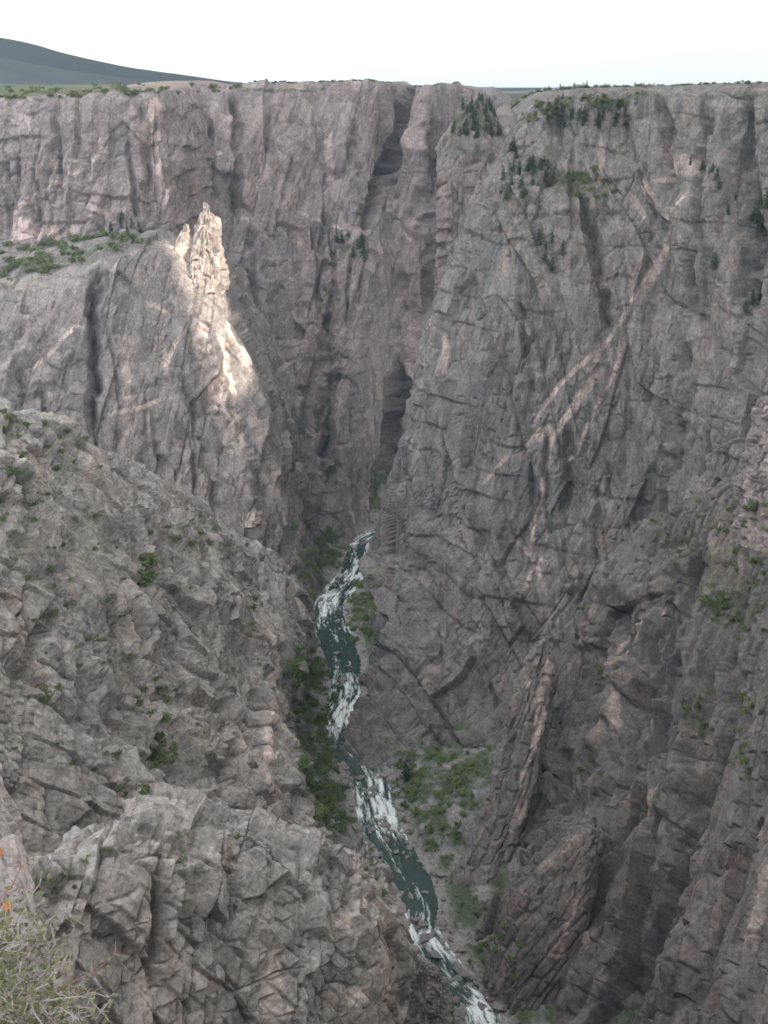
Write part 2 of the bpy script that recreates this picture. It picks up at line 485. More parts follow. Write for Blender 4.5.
cliff('canyon_wall', RW, M_RIGHT, 'tall dark grey canyon wall rising straight from the right bank of the river', dict(
    seed=11, kinds='jpjpp', tilt=1.9, crack=1.4, crack_depth=1.7, blocks=[((30, 50, 260), 6.5), ((16, 19, 80), 4.2), ((8.5, 9.5, 24), 1.15), ((4.2, 4.6, 7.5), .7), ((2.2, 2.3, 3), .15)], rot=rot('Y', -6) @ rot('Z', 25),
    fbm=4, fbm_len=30, strata=(26, 2.2)), step=1.15,
    amp_rows=[0, .12, .5, .8, .9] + [1] * 9,
    lines=clefts(20, 440, 765, 110, 560, .03, 5) + [([(580, 186), (590, 225), (597, 262), (606, 300), (604, 335)], 4.5, -17),
           ([(520, 300), (524, 340), (530, 390), (526, 420)], 4, -12),
           ([(556, 108), (552, 150), (548, 180)], 5, -14), ([(660, 95), (664, 150), (668, 185)], 5, -18),
           ([(705, 120), (700, 180), (690, 260), (690, 330)], 6, -18), ([(740, 95), (735, 170), (745, 240), (740, 330)], 9, -24),
           ([(485, 180), (520, 200), (560, 205), (620, 196)], 12, 9),
           ([(470, 420), (466, 470), (475, 540), (470, 600)], 5, -9), ([(690, 340), (680, 420), (660, 480)], 7, -14),
           ([(420, 560), (428, 620), (440, 690)], 5, -8), ([(395, 560), (392, 620), (385, 690)], 8, -10),
           ([(560, 590), (600, 560), (660, 520)], 9, 10), ([(640, 90), (630, 140), (640, 180)], 10, 9)],
    tones=[([(672, 205), (650, 260), (622, 318), (598, 352), (583, 372)], 2.0, 0, .7), ([(598, 368), (580, 392), (562, 418), (548, 440), (545, 470)], 3.2, 0, .75), ([(545, 470), (540, 500), (543, 530), (536, 560), (540, 585)], 2.4, 0, .6),
           ([(622, 345), (605, 385), (588, 420), (572, 450), (560, 470)], 2.0, 0, .6), ([(660, 150), (685, 165), (700, 160)], 9, 0, .55),
           ([(596, 375), (560, 420), (530, 440), (515, 460)], 3.5, 0, .6),
           ([(438, 335), (440, 350), (436, 370)], 4, 0, .7), ([(625, 190), (660, 240), (640, 300)], 3, 0, .55),
           ([(595, 130), (600, 170), (590, 200)], 3, 0, .4), ([(640, 185), (652, 200)], 5, 0, .6), ([(500, 530), (520, 545), (545, 560)], 2.5, 0, .7), ([(545, 480), (530, 520), (532, 560), (520, 590)], 2.5, 0, .7), ([(560, 420), (540, 425), (520, 450)], 2.2, 0, .8), ([(505, 455), (480, 480)], 2, 0, .6), ([(655, 180), (690, 165), (705, 150)], 3, 0, .7), ([(668, 215), (690, 190)], 2, 0, .6), ([(600, 345), (575, 365), (545, 400), (530, 425)], 2.2, 0, .8),
           ([(520, 165), (560, 180), (600, 185)], 9, 1, .6), ([(500, 98), (560, 100), (640, 95), (768, 90)], 5, 1, .8),
           ([(500, 730), (460, 745), (430, 740)], 10, 1, .6)])

# ---- wall at the back, left block
BWL = net_from([
    [(-120, 104, 1330), (0, 100, 1330), (70, 98, 1320), (130, 95, 1312), (160, 94, 1330)],
    [(-120, 150, 1310), (0, 150, 1310), (70, 150, 1300), (130, 150, 1292), (166, 150, 1310)],
    [(-120, 200, 1290), (0, 200, 1290), (70, 200, 1280), (130, 200, 1272), (169, 200, 1290)],
    [(-120, 250, 1275), (0, 250, 1275), (70, 250, 1262), (130, 250, 1255), (174, 250, 1270)],
    [(-120, 330, 1250), (0, 330, 1250), (70, 330, 1235), (130, 330, 1225), (185, 330, 1240)]])
BWL = add_col(BWL, (25, 220, 0), False)
BWL = add_row(BWL, (0, 60, 1)); BWL = add_row(BWL, (0, 200, 4))
cliff('canyon_wall', BWL, M_BACK, 'pinkish rim cliff above the green bench at far left', dict(
    seed=41, kinds='jpjp', blocks=[((36, 50, 170), 8), ((16, 20, 45), 4.2), ((7, 7, 14), 1.6), ((3.4, 3.6, 7), .9)], fbm=4, fbm_len=30, strata=(30, 3), rot=rot('Y', 6)), step=1.1,
    amp_rows=[0, .1, .5, .9, 1, 1, 1],
    lines=clefts(9, -10, 160, 100, 240, .02, 8, 2.4, 9) + [([(140, 95), (150, 150), (150, 230)], 7, -14), ([(60, 100), (55, 160), (60, 220)], 5, -9)],
    tones=[([(0, 225), (40, 235), (80, 228)], 12, 0, .8), ([(0, 220), (45, 185), (110, 148)], 3, 0, .5), ([(150, 95), (160, 150), (168, 200)], 7, 0, .6),
           ([(85, 200), (110, 215)], 4, 0, .6), ([(20, 110), (25, 140)], 9, 0, .3), ([(-50, 250), (30, 250), (130, 240)], 8, 1, .7)])

# ---- wall at the back, centre
BW = net_from([
    [(120, 92, 1470), (200, 91, 1500), (260, 88, 1530), (320, 87, 1560), (370, 86, 1570), (397, 87, 1630), (428, 89, 1580), (460, 90, 1720), (482, 106, 1890), (520, 190, 2080)],
    [(120, 180, 1430), (200, 180, 1455), (260, 180, 1480), (320, 180, 1510), (368, 180, 1530), (396, 180, 1565), (425, 180, 1525), (465, 180, 1675), (515, 190, 1860), (570, 200, 2030)],
    [(120, 270, 1380), (200, 270, 1405), (260, 270, 1425), (320, 270, 1440), (365, 270, 1440), (394, 270, 1500), (425, 270, 1485), (462, 270, 1640), (512, 270, 1820), (565, 270, 1990)],
    [(120, 360, 1335), (200, 360, 1360), (260, 360, 1375), (315, 360, 1375), (360, 360, 1380), (392, 360, 1460), (424, 360, 1460), (460, 360, 1610), (505, 360, 1780), (560, 360, 1950)],
    [(120, 440, 1290), (200, 440, 1315), (260, 440, 1320), (312, 440, 1325), (355, 440, 1340), (390, 440, 1430), (424, 440, 1435), (458, 440, 1580), (500, 440, 1750), (555, 440, 1920)],
    [(120, 520, 1230), (200, 520, 1255), (258, 520, 1262), (305, 520, 1275), (350, 520, 1310), (390, 510, 1420), (424, 510, 1425), (455, 510, 1570), (500, 510, 1740), (550, 510, 1910)],
    [(120, 580, 1190), (200, 580, 1205), (256, 580, 1215), (300, 570, 1235), (345, 545, 1290), (390, 540, 1400), (424, 540, 1410), (455, 540, 1550), (500, 540, 1720), (550, 540, 1890)]])
BW = add_row(BW, (0, 60, 1)); BW = add_row(BW, (0, 200, 3))
cliff('canyon_wall', BW, M_BACK, 'high rim wall closing the canyon beyond the bend of the river', dict(
    seed=61, kinds='jpjp', tilt=1.8, crack=1.3, crack_depth=1.7, blocks=[((40, 60, 330), 11), ((21, 25, 140), 4.8), ((10, 10, 32), 1.2), ((4.6, 5, 11), .7)], fbm=5, fbm_len=40, rot=rot('Y', 14), strata=(22, 1.5)), step=1.1,
    amp_rows=[0, .1, .45, .9, 1, 1, 1, 1, 1],
    lines=clefts(20, 180, 430, 95, 500, .06, 6, 2.6, 13) + [([(452, 210), (444, 250), (424, 320), (406, 400), (386, 480), (376, 525)], 20, -70), ([(399, 86), (399, 120), (394, 160), (374, 200), (368, 230)], 10, -62), ([(236, 95), (238, 150), (236, 215)], 5, -22),
           ([(325, 290), (327, 350), (325, 420), (334, 490)], 8, -36), ([(412, 118), (417, 160), (430, 220), (442, 300)], 16, 24),
           ([(436, 112), (437, 160), (446, 220), (455, 290)], 9, -44), ([(268, 95), (270, 140), (285, 190)], 5, -10),
           ([(315, 90), (318, 130), (330, 190)], 5, -10), ([(330, 265), (345, 300), (370, 330)], 14, 14), ([(250, 230), (256, 320), (252, 400)], 5, -10),
           ([(362, 90), (352, 150), (365, 200)], 6, -12), ([(286, 350), (300, 420), (318, 500)], 7, -12), ([(415, 190), (380, 205), (372, 215)], 8, 10)],
    tones=[([(172, 160), (200, 155), (225, 150)], 4, 0, .8), ([(330, 100), (328, 140), (332, 180)], 5, 0, .5), ([(440, 110), (446, 150), (450, 190)], 3, 0, .5),
           ([(380, 120), (376, 160), (378, 190)], 4, 0, .35), ([(300, 205), (340, 225), (400, 290)], 2.5, 0, .5), ([(390, 190), (420, 260), (450, 300)], 2.5, 0, .5),
           ([(200, 98), (220, 110), (230, 130)], 9, 0, .3), ([(220, 220), (270, 215), (310, 240)], 2.5, 0, .4),
           ([(345, 505), (352, 520), (358, 535)], 2.5, 0, .8),
           ([(240, 88), (320, 87), (395, 86)], 3, 1, .8), ([(415, 90), (440, 89), (470, 92)], 3, 1, .8),
           ([(325, 300), (327, 350), (330, 460)], 4, 1, .8), ([(335, 250), (350, 245)], 7, 1, .8)])

# ---- left middle wall below the bench, running out into the ridge of the spire
LM = net_from([
    [(-120, 236, 1300), (0, 240, 1285), (60, 238, 1280), (110, 232, 1278), (150, 230, 1275), (180, 236, 1262), (206, 262, 1235)],
    [(-120, 290, 1125), (0, 286, 1130), (60, 274, 1140), (110, 256, 1160), (150, 252, 1178), (182, 262, 1195), (224, 302, 1195)],
    [(-120, 340, 1075), (0, 340, 1085), (60, 340, 1098), (110, 340, 1112), (150, 340, 1132), (193, 335, 1152), (243, 338, 1180)],
    [(-120, 400, 1040), (0, 400, 1050), (60, 400, 1070), (110, 400, 1080), (155, 400, 1100), (206, 400, 1122), (266, 396, 1165)],
    [(-120, 460, 1015), (0, 460, 1030), (60, 460, 1045), (115, 460, 1060), (165, 460, 1080), (221, 460, 1100), (279, 455, 1150)],
    [(-120, 520, 1000), (0, 520, 1010), (60, 520, 1020), (120, 520, 1040), (175, 520, 1060), (236, 520, 1080), (290, 515, 1130)],
    [(-120, 600, 980), (0, 600, 990), (60, 600, 1000), (130, 600, 1010), (190, 600, 1030), (252, 600, 1050), (308, 600, 1105)],
    [(-120, 680, 960), (0, 680, 970), (60, 680, 980), (130, 680, 990), (190, 680, 1005), (255, 680, 1020), (315, 660, 1060)]])
LM = add_col(LM, (15, 190, -30), False)
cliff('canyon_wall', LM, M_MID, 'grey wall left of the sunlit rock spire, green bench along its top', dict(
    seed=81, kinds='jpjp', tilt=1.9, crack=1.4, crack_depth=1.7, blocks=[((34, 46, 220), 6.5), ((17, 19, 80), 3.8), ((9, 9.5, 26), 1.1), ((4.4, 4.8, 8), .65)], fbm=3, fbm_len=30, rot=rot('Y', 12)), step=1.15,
    amp_rows=[.6, .7, 1, 1, 1, 1, 1, 1],
    lines=clefts(10, 10, 230, 270, 520, .1, 7, 2.0, 8) + [([(97, 262), (96, 310), (96, 370), (94, 430)], 5, -26), ([(60, 380), (30, 400)], 5, -6), ([(150, 380), (160, 440), (172, 480)], 4, -8),
           ([(170, 330), (200, 420), (225, 520)], 5, -10), ([(200, 290), (222, 380), (240, 460), (258, 540)], 9, 12),
           ([(226, 320), (246, 350), (262, 390), (272, 430)], 5, 8), ([(25, 300), (20, 360), (30, 400)], 5, -7)],
    tones=[([(28, 370), (50, 350), (78, 322)], 2.5, 0, .8), ([(100, 414), (140, 408), (165, 396)], 2.5, 0, .7), ([(166, 372), (176, 340), (186, 330)], 2.5, 0, .9),
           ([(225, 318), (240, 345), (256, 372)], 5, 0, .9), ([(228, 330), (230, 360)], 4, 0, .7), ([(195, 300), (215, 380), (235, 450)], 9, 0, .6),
           ([(245, 400), (265, 440), (280, 500)], 10, 0, .3), ([(222, 330), (234, 385), (240, 420), (247, 460)], 4.5, 0, 1.0), ([(150, 300), (170, 310)], 3, 0, .5), ([(130, 330), (128, 400), (130, 440)], 4, 0, .4),  # strongest pale strip: light rock that also paints in sunlight down the ridge
           ([(-40, 265), (40, 265), (90, 250), (140, 235)], 28, 1, .6), ([(-40, 280), (60, 275)], 12, 2, .4)])

# ---- big left slope above the river
LS = net_from([
    [(-150, 395, 520), (-60, 398, 560), (0, 406, 600), (70, 432, 665), (130, 455, 725), (200, 500, 800), (255, 545, 860), (297, 590, 930)],
    [(-150, 470, 475), (-60, 470, 510), (0, 470, 545), (70, 490, 600), (135, 520, 655), (205, 560, 725), (262, 600, 790), (307, 622, 860)],
    [(-150, 540, 440), (-60, 540, 472), (0, 540, 502), (70, 560, 550), (140, 580, 605), (210, 620, 665), (258, 645, 730), (297, 655, 795)],
    [(-150, 620, 405), (-60, 620, 430), (0, 620, 457), (70, 630, 500), (140, 650, 548), (210, 680, 605), (254, 695, 662), (283, 692, 720)],
    [(-150, 700, 375), (-60, 700, 398), (0, 700, 422), (70, 710, 462), (140, 720, 506), (215, 740, 555), (262, 745, 605), (292, 742, 650)],
    [(-150, 780, 350), (-60, 780, 371), (0, 780, 393), (75, 785, 430), (150, 790, 470), (225, 800, 513), (275, 797, 560), (299, 795, 600)],
    [(-150, 860, 330), (-60, 860, 350), (0, 860, 371), (80, 865, 405), (160, 865, 442), (235, 865, 480), (293, 850, 525), (328, 834, 565)],
    [(-150, 940, 310), (-60, 940, 330), (0, 940, 350), (85, 945, 382), (170, 945, 415), (245, 945, 450), (305, 930, 490), (350, 915, 525)],
    [(-150, 1040, 285), (-60, 1040, 305), (0, 1040, 325), (85, 1045, 355), (170, 1045, 385), (245, 1045, 415), (305, 1030, 450), (352, 1010, 480)]])
LS = add_col(LS, (-8, 45, -70), False); LS = add_col(LS, (-14, 45, -110), False)
LS = add_row(LS, (-30, 90, -70)); LS = add_row(LS, (-10, 70, -130))
cliff('canyon_slope', LS, M_LEFT, 'broken slope of grey slabs and blocks falling from the left to the river', dict(
    seed=101, kinds='pjpjp', blocks=[((60, 50, 46), 9), ((30, 26, 18), 3.4), ((18, 16, 12), 2.3), ((7.5, 6.5, 4.5), .7), ((3, 2.8, 2.3), .18)], fbm=2, fbm_len=40, rot=rot('Y', 35) @ rot('Z', 20) @ rot('X', 25),
    patch=60, tilt=2.2, crack=1.6, crack_depth=1.9), step=1.1,
    amp_rows=[1] * 11,
    lines=[([(120, 490), (140, 540), (148, 590), (155, 630), (166, 655)], 5, -26), ([(150, 600), (170, 640), (190, 660)], 6, -18), ([(0, 572), (45, 570), (75, 566)], 3, -9), ([(20, 690), (40, 640), (60, 610)], 4, -10), ([(60, 700), (100, 745), (110, 790)], 4, -11), ([(190, 700), (225, 710), (245, 735)], 5, -12), ([(0, 655), (30, 668), (60, 690)], 4, -9),
           ([(262, 640), (272, 700), (262, 760), (250, 800)], 6, 7), ([(180, 640), (215, 680), (240, 720)], 9, 10),
           ([(20, 740), (60, 770), (80, 830)], 8, 8), ([(235, 740), (225, 790), (215, 840)], 5, -11), ([(130, 670), (140, 720), (150, 770)], 6, -8),
           ([(285, 600), (300, 640), (295, 680)], 9, -9)],
    tones=[([(268, 625), (278, 690), (262, 760), (255, 800)], 4, 0, .75), ([(300, 745), (300, 780)], 4, 0, .6),
           ([(10, 450), (25, 480), (40, 465)], 10, 2, .7), ([(60, 440), (110, 470)], 10, 2, .35), ([(160, 470), (200, 505)], 6, 2, .5),
           ([(0, 410), (40, 425), (100, 450)], 10, 1, .35), ([(0, 475), (30, 490)], 7, 1, .55), ([(175, 530), (205, 545)], 6, 1, .5),
           ([(145, 570), (150, 600)], 3, 1, .6), ([(120, 500), (145, 555)], 2.5, 1, .6), ([(150, 690), (160, 760)], 4, 1, .35)])

# ---- near buttress at the lower left
BB = net_from([
    [(-60, 930, 270), (20, 885, 300), (60, 864, 320), (110, 838, 335), (150, 812, 350), (200, 814, 365), (260, 828, 375), (325, 848, 390), (368, 876, 400), (392, 905, 410)],
    [(-60, 960, 258), (20, 920, 285), (60, 900, 305), (110, 875, 318), (150, 850, 330), (200, 852, 342), (260, 868, 355), (327, 885, 370), (377, 905, 388), (404, 945, 405)],
    [(-60, 1000, 250), (20, 960, 275), (60, 945, 292), (110, 930, 305), (150, 920, 315), (200, 920, 325), (262, 930, 338), (330, 940, 352), (382, 950, 372), (407, 985, 400)],
    [(-60, 1040, 240), (20, 1020, 262), (60, 1010, 280), (110, 1005, 292), (150, 1000, 300), (200, 1000, 310), (262, 1005, 322), (330, 1010, 336), (385, 1010, 358), (408, 1030, 392)],
    [(-60, 1100, 230), (20, 1090, 250), (60, 1085, 268), (110, 1080, 280), (150, 1080, 288), (200, 1080, 298), (262, 1085, 308), (332, 1090, 322), (388, 1090, 344), (410, 1100, 378)],
    [(-60, 1260, 210), (20, 1250, 225), (60, 1245, 243), (110, 1240, 250), (150, 1240, 260), (200, 1240, 270), (262, 1245, 280), (335, 1250, 292), (390, 1250, 312), (412, 1260, 345)]])
BB = add_col(BB, (-8, 60, -15), False)
BB = add_row(BB, (5, -20, -160), False); BB = add_row(BB, (-12, 45, -30)); BB = add_row(BB, (-10, 60, -110))
cliff('rock_buttress', BB, M_LEFT, 'near blocky grey brown buttress split by upright cracks at the bottom left', dict(
    seed=131, kinds='jpjpp', blocks=[((17, 19, 46), 4.2), ((12, 13, 15), 2.2), ((7, 7, 8), 1.0), ((3.6, 3.6, 3.4), .38), ((1.6, 1.6, 1.4), .12)], fbm=1.6, fbm_len=16, rot=rot('Y', 10),
    patch=40, tilt=2.2, crack=1.5, crack_depth=1.9), step=1.0, amp_rows=[.4, .6, .95, 1, 1, 1, 1, 1, 1],
    lines=[([(161, 812), (162, 870), (160, 940), (159, 1020)], 2.2, -12), ([(222, 850), (218, 900), (225, 960)], 2, -5), ([(272, 850), (262, 920), (240, 970), (225, 1010)], 2.5, -7),
           ([(150, 960), (120, 940), (100, 930)], 3, -4), ([(310, 900), (330, 880), (345, 900), (390, 900)], 2, -3)],
    tones=[([(150, 930), (150, 980), (155, 1000)], 6, 0, .4), ([(330, 930), (370, 900), (390, 930)], 5, 0, .55), ([(270, 960), (280, 1010)], 5, 0, .5),
           ([(375, 960), (395, 1010)], 6, 0, .5), ([(60, 950), (75, 1000)], 4, 0, .35), ([(340, 1000), (380, 990)], 4, 0, .4), ([(190, 960), (215, 985)], 3, 0, .35)])

# ---- lower right slopes and fins
RL = net_from([
    [(500, 720, 800), (560, 650, 794), (620, 560, 784), (690, 500, 763), (760, 470, 732), (840, 450, 695), (950, 430, 645)],
    [(490, 780, 755), (560, 710, 752), (625, 640, 733), (695, 580, 712), (765, 540, 674), (850, 520, 637), (960, 500, 591)],
    [(480, 840, 700), (555, 790, 694), (625, 720, 678), (700, 660, 650), (775, 620, 613), (860, 600, 576), (970, 580, 533)],
    [(470, 890, 650), (550, 860, 641), (625, 800, 622), (705, 740, 594), (785, 700, 557), (870, 680, 523), (980, 660, 483)],
    [(490, 940, 600), (555, 920, 584), (630, 880, 566), (710, 830, 541), (790, 790, 507), (880, 770, 476), (990, 750, 439)],
    [(520, 985, 560), (575, 975, 541), (640, 950, 523), (715, 910, 498), (795, 880, 467), (890, 860, 439), (1000, 840, 405)],
    [(540, 1030, 525), (590, 1025, 503), (650, 1015, 485), (720, 990, 463), (800, 965, 435), (900, 945, 410), (1010, 925, 379)],
    [(560, 1080, 480), (610, 1080, 461), (665, 1080, 446), (730, 1070, 427), (810, 1050, 399), (910, 1030, 375), (1020, 1010, 347)],
    [(580, 1180, 420), (630, 1180, 408), (680, 1180, 392), (740, 1170, 374), (820, 1150, 352), (920, 1130, 330), (1030, 1110, 305)]])
RL = add_row(RL, (25, 70, -40)); RL = add_row(RL, (0, -40, -180), False)
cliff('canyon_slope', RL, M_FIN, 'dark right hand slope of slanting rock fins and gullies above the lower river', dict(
    seed=151, kinds='jpjpp', tilt=2.2, crack=1.5, crack_depth=1.8, blocks=[((24, 44, 320), 9), ((13, 15, 48), 4.0), ((7, 8, 15), 1.5), ((3.6, 3.8, 5.5), .8), ((1.7, 1.7, 2.2), .25)], fbm=2, fbm_len=22, rot=along(at(752, 690, 560), at(640, 945, 470)),
    patch=50), step=1.1, amp_rows=[.7] + [1] * 10,
    lines=[([(672, 590), (645, 660), (612, 740), (592, 800)], 13, 20), ([(690, 640), (668, 700), (640, 760)], 9, 10), ([(590, 826), (550, 872), (505, 935), (484, 975)], 17, 26),
           ([(640, 790), (600, 860), (580, 900), (545, 960)], 6, -16), ([(700, 760), (665, 830), (610, 930), (560, 1010)], 20, 16),
           ([(752, 690), (718, 800), (700, 860), (660, 945), (610, 1010)], 16, -52), ([(775, 690), (742, 780), (716, 870), (690, 950), (668, 1020)], 12, 22),
           ([(768, 830), (745, 900), (722, 980), (706, 1030)], 9, 14), ([(730, 920), (712, 990), (700, 1024)], 5, -10),
           ([(600, 690), (575, 740), (560, 790)], 15, 14), ([(612, 760), (590, 790), (575, 810)], 6, -16), ([(560, 690), (540, 760), (515, 840), (495, 900)], 7, -16),
           ([(700, 560), (640, 590), (590, 580)], 12, 8), ([(725, 600), (712, 660), (690, 720)], 9, 9), ([(740, 560), (740, 640), (720, 720)], 8, -9)],
    tones=[([(650, 610), (636, 680), (625, 740)], 4, 0, .6), ([(668, 660), (655, 700), (648, 740)], 4, 0, .6), ([(625, 640), (618, 670)], 5, 0, .5), ([(662, 790), (650, 810)], 4, 0, .7), ([(755, 830), (768, 820)], 6, 0, .7),
           ([(700, 520), (740, 560), (700, 600)], 28, 2, .35), ([(660, 540), (740, 600), (768, 560)], 18, 1, .45), ([(712, 600), (735, 610)], 7, 1, .8),
           ([(690, 700), (705, 740)], 6, 1, .7), ([(745, 700), (750, 760)], 6, 1, .8), ([(690, 870), (670, 930)], 3, 1, .7), ([(595, 670), (615, 680)], 5, 1, .7),
           ([(540, 900), (505, 950)], 4, 0, .3), ([(600, 930), (580, 960)], 4, 0, .3), ([(500, 880), (480, 930)], 6, 1, .5), ([(560, 845), (580, 832)], 6, 2, .5)])

# ---- rocks with a shape of their own: closed rings stacked from top to bottom
def ring_rock(name, levels, depth, mat, label, cat, rock, seg=40, step=1.0, tones=(), lines=(), lean=(0, 0)):
    rows = []
    n = len(levels)
    for k, (v, uL, uR, Y) in enumerate(levels):
        a, b = at(uL, v, Y), at(uR, v, Y)
        c, hw = (a + b) / 2, np.linalg.norm(b - a) / 2
        dd = depth * (0.25 + .75 * min(1, k / 3))
        row = []
        for j in range(seg // 4 + 1):
            an = 2 * math.pi * j / (seg // 4)
            ca, sa = math.cos(an), math.sin(an)
            s = lambda x: math.copysign(abs(x) ** .8, x)
            row.append(c + np.array([hw * s(ca), dd * s(sa), 0]))
        rows.append(row)
    net = np.array(rows)
    cap = net[0].mean(0, keepdims=True).repeat(net.shape[1], 0) + np.array([0, 0, 1.5])
    net = np.concatenate([cap[None], net])
    return cliff(name, net, mat, label, rock, step=step, wrap=True, cat=cat, kind='thing', tones=tones, lines=lines)


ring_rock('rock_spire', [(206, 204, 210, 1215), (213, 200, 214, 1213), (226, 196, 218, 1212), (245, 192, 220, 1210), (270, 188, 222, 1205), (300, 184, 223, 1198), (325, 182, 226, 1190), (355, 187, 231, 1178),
                         (390, 196, 237, 1162), (430, 208, 242, 1142), (470, 222, 250, 1122), (520, 238, 262, 1100)], 22, M_SPIRE,
          'tall pale rock spire catching the sun above the left wall', 'rock spire',
          dict(seed=171, kinds='jjf', blocks=[((12, 14, 90), 4.5), ((6, 6, 26), 2.4), ((3, 3, 9), 1.1)], fbm=2, fbm_len=12, rot=rot('Y', 9)), step=.8)
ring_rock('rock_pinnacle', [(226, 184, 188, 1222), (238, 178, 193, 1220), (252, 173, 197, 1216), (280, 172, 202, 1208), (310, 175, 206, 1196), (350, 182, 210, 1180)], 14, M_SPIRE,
          'short pale pinnacle leaning against the left side of the sunlit spire', 'rock pinnacle',
          dict(seed=175, blocks=[((9, 9, 40), 3), ((4, 4, 16), 1.6), ((2.4, 2.4, 7), .8)], fbm=1, fbm_len=10, rot=rot('Y', 9)), step=.8)
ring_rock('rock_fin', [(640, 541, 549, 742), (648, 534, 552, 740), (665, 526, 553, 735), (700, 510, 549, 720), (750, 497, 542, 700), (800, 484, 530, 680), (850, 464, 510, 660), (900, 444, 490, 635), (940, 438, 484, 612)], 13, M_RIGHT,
          'tall slanting rock fin with a pink stripe standing above the dark river pool', 'rock fin',
          dict(seed=181, kinds='pjpp', tilt=2.2, crack=1.5, crack_depth=1.8, blocks=[((11, 13, 50), 2.8), ((6, 7, 14), 1.2), ((3.2, 3.4, 5), .7), ((1.6, 1.6, 2), .2)], fbm=1.2, fbm_len=14, rot=along(at(545, 650, 740), at(460, 900, 635))), step=.9,
          tones=[([(548, 660), (540, 710), (528, 770), (515, 830)], 4.5, 0, .75)])
RIB = dict(kinds='pjpp', tilt=2.2, crack=1.5, crack_depth=1.8, fbm=1.6, fbm_len=16)
def rib(levels, depth, label, seed, a, b, tones=(), amp=1.0):
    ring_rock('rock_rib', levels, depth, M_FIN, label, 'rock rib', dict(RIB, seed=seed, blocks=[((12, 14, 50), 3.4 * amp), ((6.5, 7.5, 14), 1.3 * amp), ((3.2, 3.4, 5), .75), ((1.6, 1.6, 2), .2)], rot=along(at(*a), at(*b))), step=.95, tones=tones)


rib([(828, 580, 596, 600), (838, 562, 604, 598), (860, 540, 602, 590), (890, 516, 596, 578), (920, 500, 590, 566), (950, 488, 580, 556), (985, 482, 570, 545), (1015, 484, 562, 532), (1070, 492, 560, 505)], 22,
    'broad rounded rock rib with a pale crest, right of the lower river', 241, (590, 830, 600), (490, 960, 556), [([(585, 832), (560, 850), (535, 872)], 5, 2, .7), ([(585, 900), (570, 930), (555, 960)], 5, 0, .4)], .7)
rib([(598, 664, 674, 715), (620, 656, 678, 712), (660, 642, 670, 700), (700, 628, 660, 688), (740, 614, 648, 672), (780, 600, 634, 656), (815, 588, 620, 640)], 18,
    'slim leaning rock rib with two pink stripes on the right slope', 243, (668, 605, 715), (605, 800, 645), [([(660, 610), (646, 680), (628, 740)], 3, 0, .7), ([(672, 630), (658, 690), (645, 735)], 3, 0, .7)])
rib([(640, 690, 698, 690), (665, 680, 704, 686), (710, 664, 696, 672), (760, 648, 684, 655), (810, 630, 668, 638), (860, 610, 648, 615), (900, 596, 630, 600)], 16,
    'knobbly rock rib right of the pink striped rib', 245, (694, 650, 690), (610, 890, 600), [([(664, 785), (655, 805), (648, 820)], 5, 0, .8)])
rib([(655, 575, 592, 770), (672, 562, 600, 765), (700, 556, 602, 755), (740, 548, 600, 740), (780, 536, 592, 720), (820, 524, 580, 700), (865, 512, 562, 680)], 25,
    'blocky dark rock rib directly right of the slanting fin', 247, (585, 660, 770), (535, 860, 680))

FN = net_from([
    [(780, 625, 573), (800, 615, 553), (830, 605, 530), (890, 595, 493)],
    [(747, 700, 538), (775, 695, 520), (810, 690, 498), (870, 680, 466)],
    [(727, 770, 510), (757, 765, 492), (795, 760, 472), (860, 750, 438)],
    [(705, 850, 484), (737, 845, 466), (778, 840, 446), (850, 830, 412)],
    [(680, 922, 462), (716, 915, 444), (760, 910, 424), (840, 900, 390)],
    [(650, 985, 446), (690, 980, 428), (740, 975, 406), (825, 965, 373)],
    [(622, 1050, 433), (665, 1048, 413), (720, 1040, 390), (812, 1030, 356)],
    [(600, 1140, 403), (645, 1135, 383), (700, 1130, 360), (795, 1120, 328)]])
FN = add_col(FN, (9, 22, -70)); FN = add_col(FN, (6, 12, -110))
FN = add_row(FN, (15, 40, -10)); FN = add_row(FN, (0, -30, -160), False)
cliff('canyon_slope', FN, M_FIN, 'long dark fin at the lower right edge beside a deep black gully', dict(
    seed=251, kinds='jpjpp', tilt=2.2, crack=1.5, crack_depth=1.8, blocks=[((22, 30, 260), 4.5), ((12, 14, 50), 3.2), ((7, 8, 16), 1.3), ((3.4, 3.6, 5.5), .7), ((1.6, 1.6, 2), .2)], fbm=1.6, fbm_len=18, rot=along(at(747, 700, 490), at(650, 985, 398)), patch=40), step=1.05,
    lines=[([(768, 760), (745, 860), (720, 940), (700, 1020)], 5, -14)], tones=[([(752, 835), (768, 825)], 5, 0, .8), ([(700, 960), (720, 900)], 3, 0, .35)])
FM = net_from([
    [(792, 770, 435), (815, 765, 422), (850, 760, 402), (900, 750, 375)],
    [(762, 840, 412), (790, 835, 398), (830, 830, 380), (890, 820, 350)],
    [(742, 905, 392), (772, 900, 378), (815, 895, 360), (880, 885, 330)],
    [(722, 970, 375), (756, 965, 360), (802, 960, 342), (872, 950, 312)],
    [(702, 1040, 360), (740, 1036, 345), (790, 1030, 326), (862, 1020, 296)],
    [(685, 1130, 338), (725, 1126, 324), (776, 1120, 305), (850, 1110, 275)]])
FM = add_col(FM, (9, 20, -60)); FM = add_col(FM, (5, 10, -90)); FM = add_row(FM, (15, 35, -10)); FM = add_row(FM, (0, -30, -160), False)
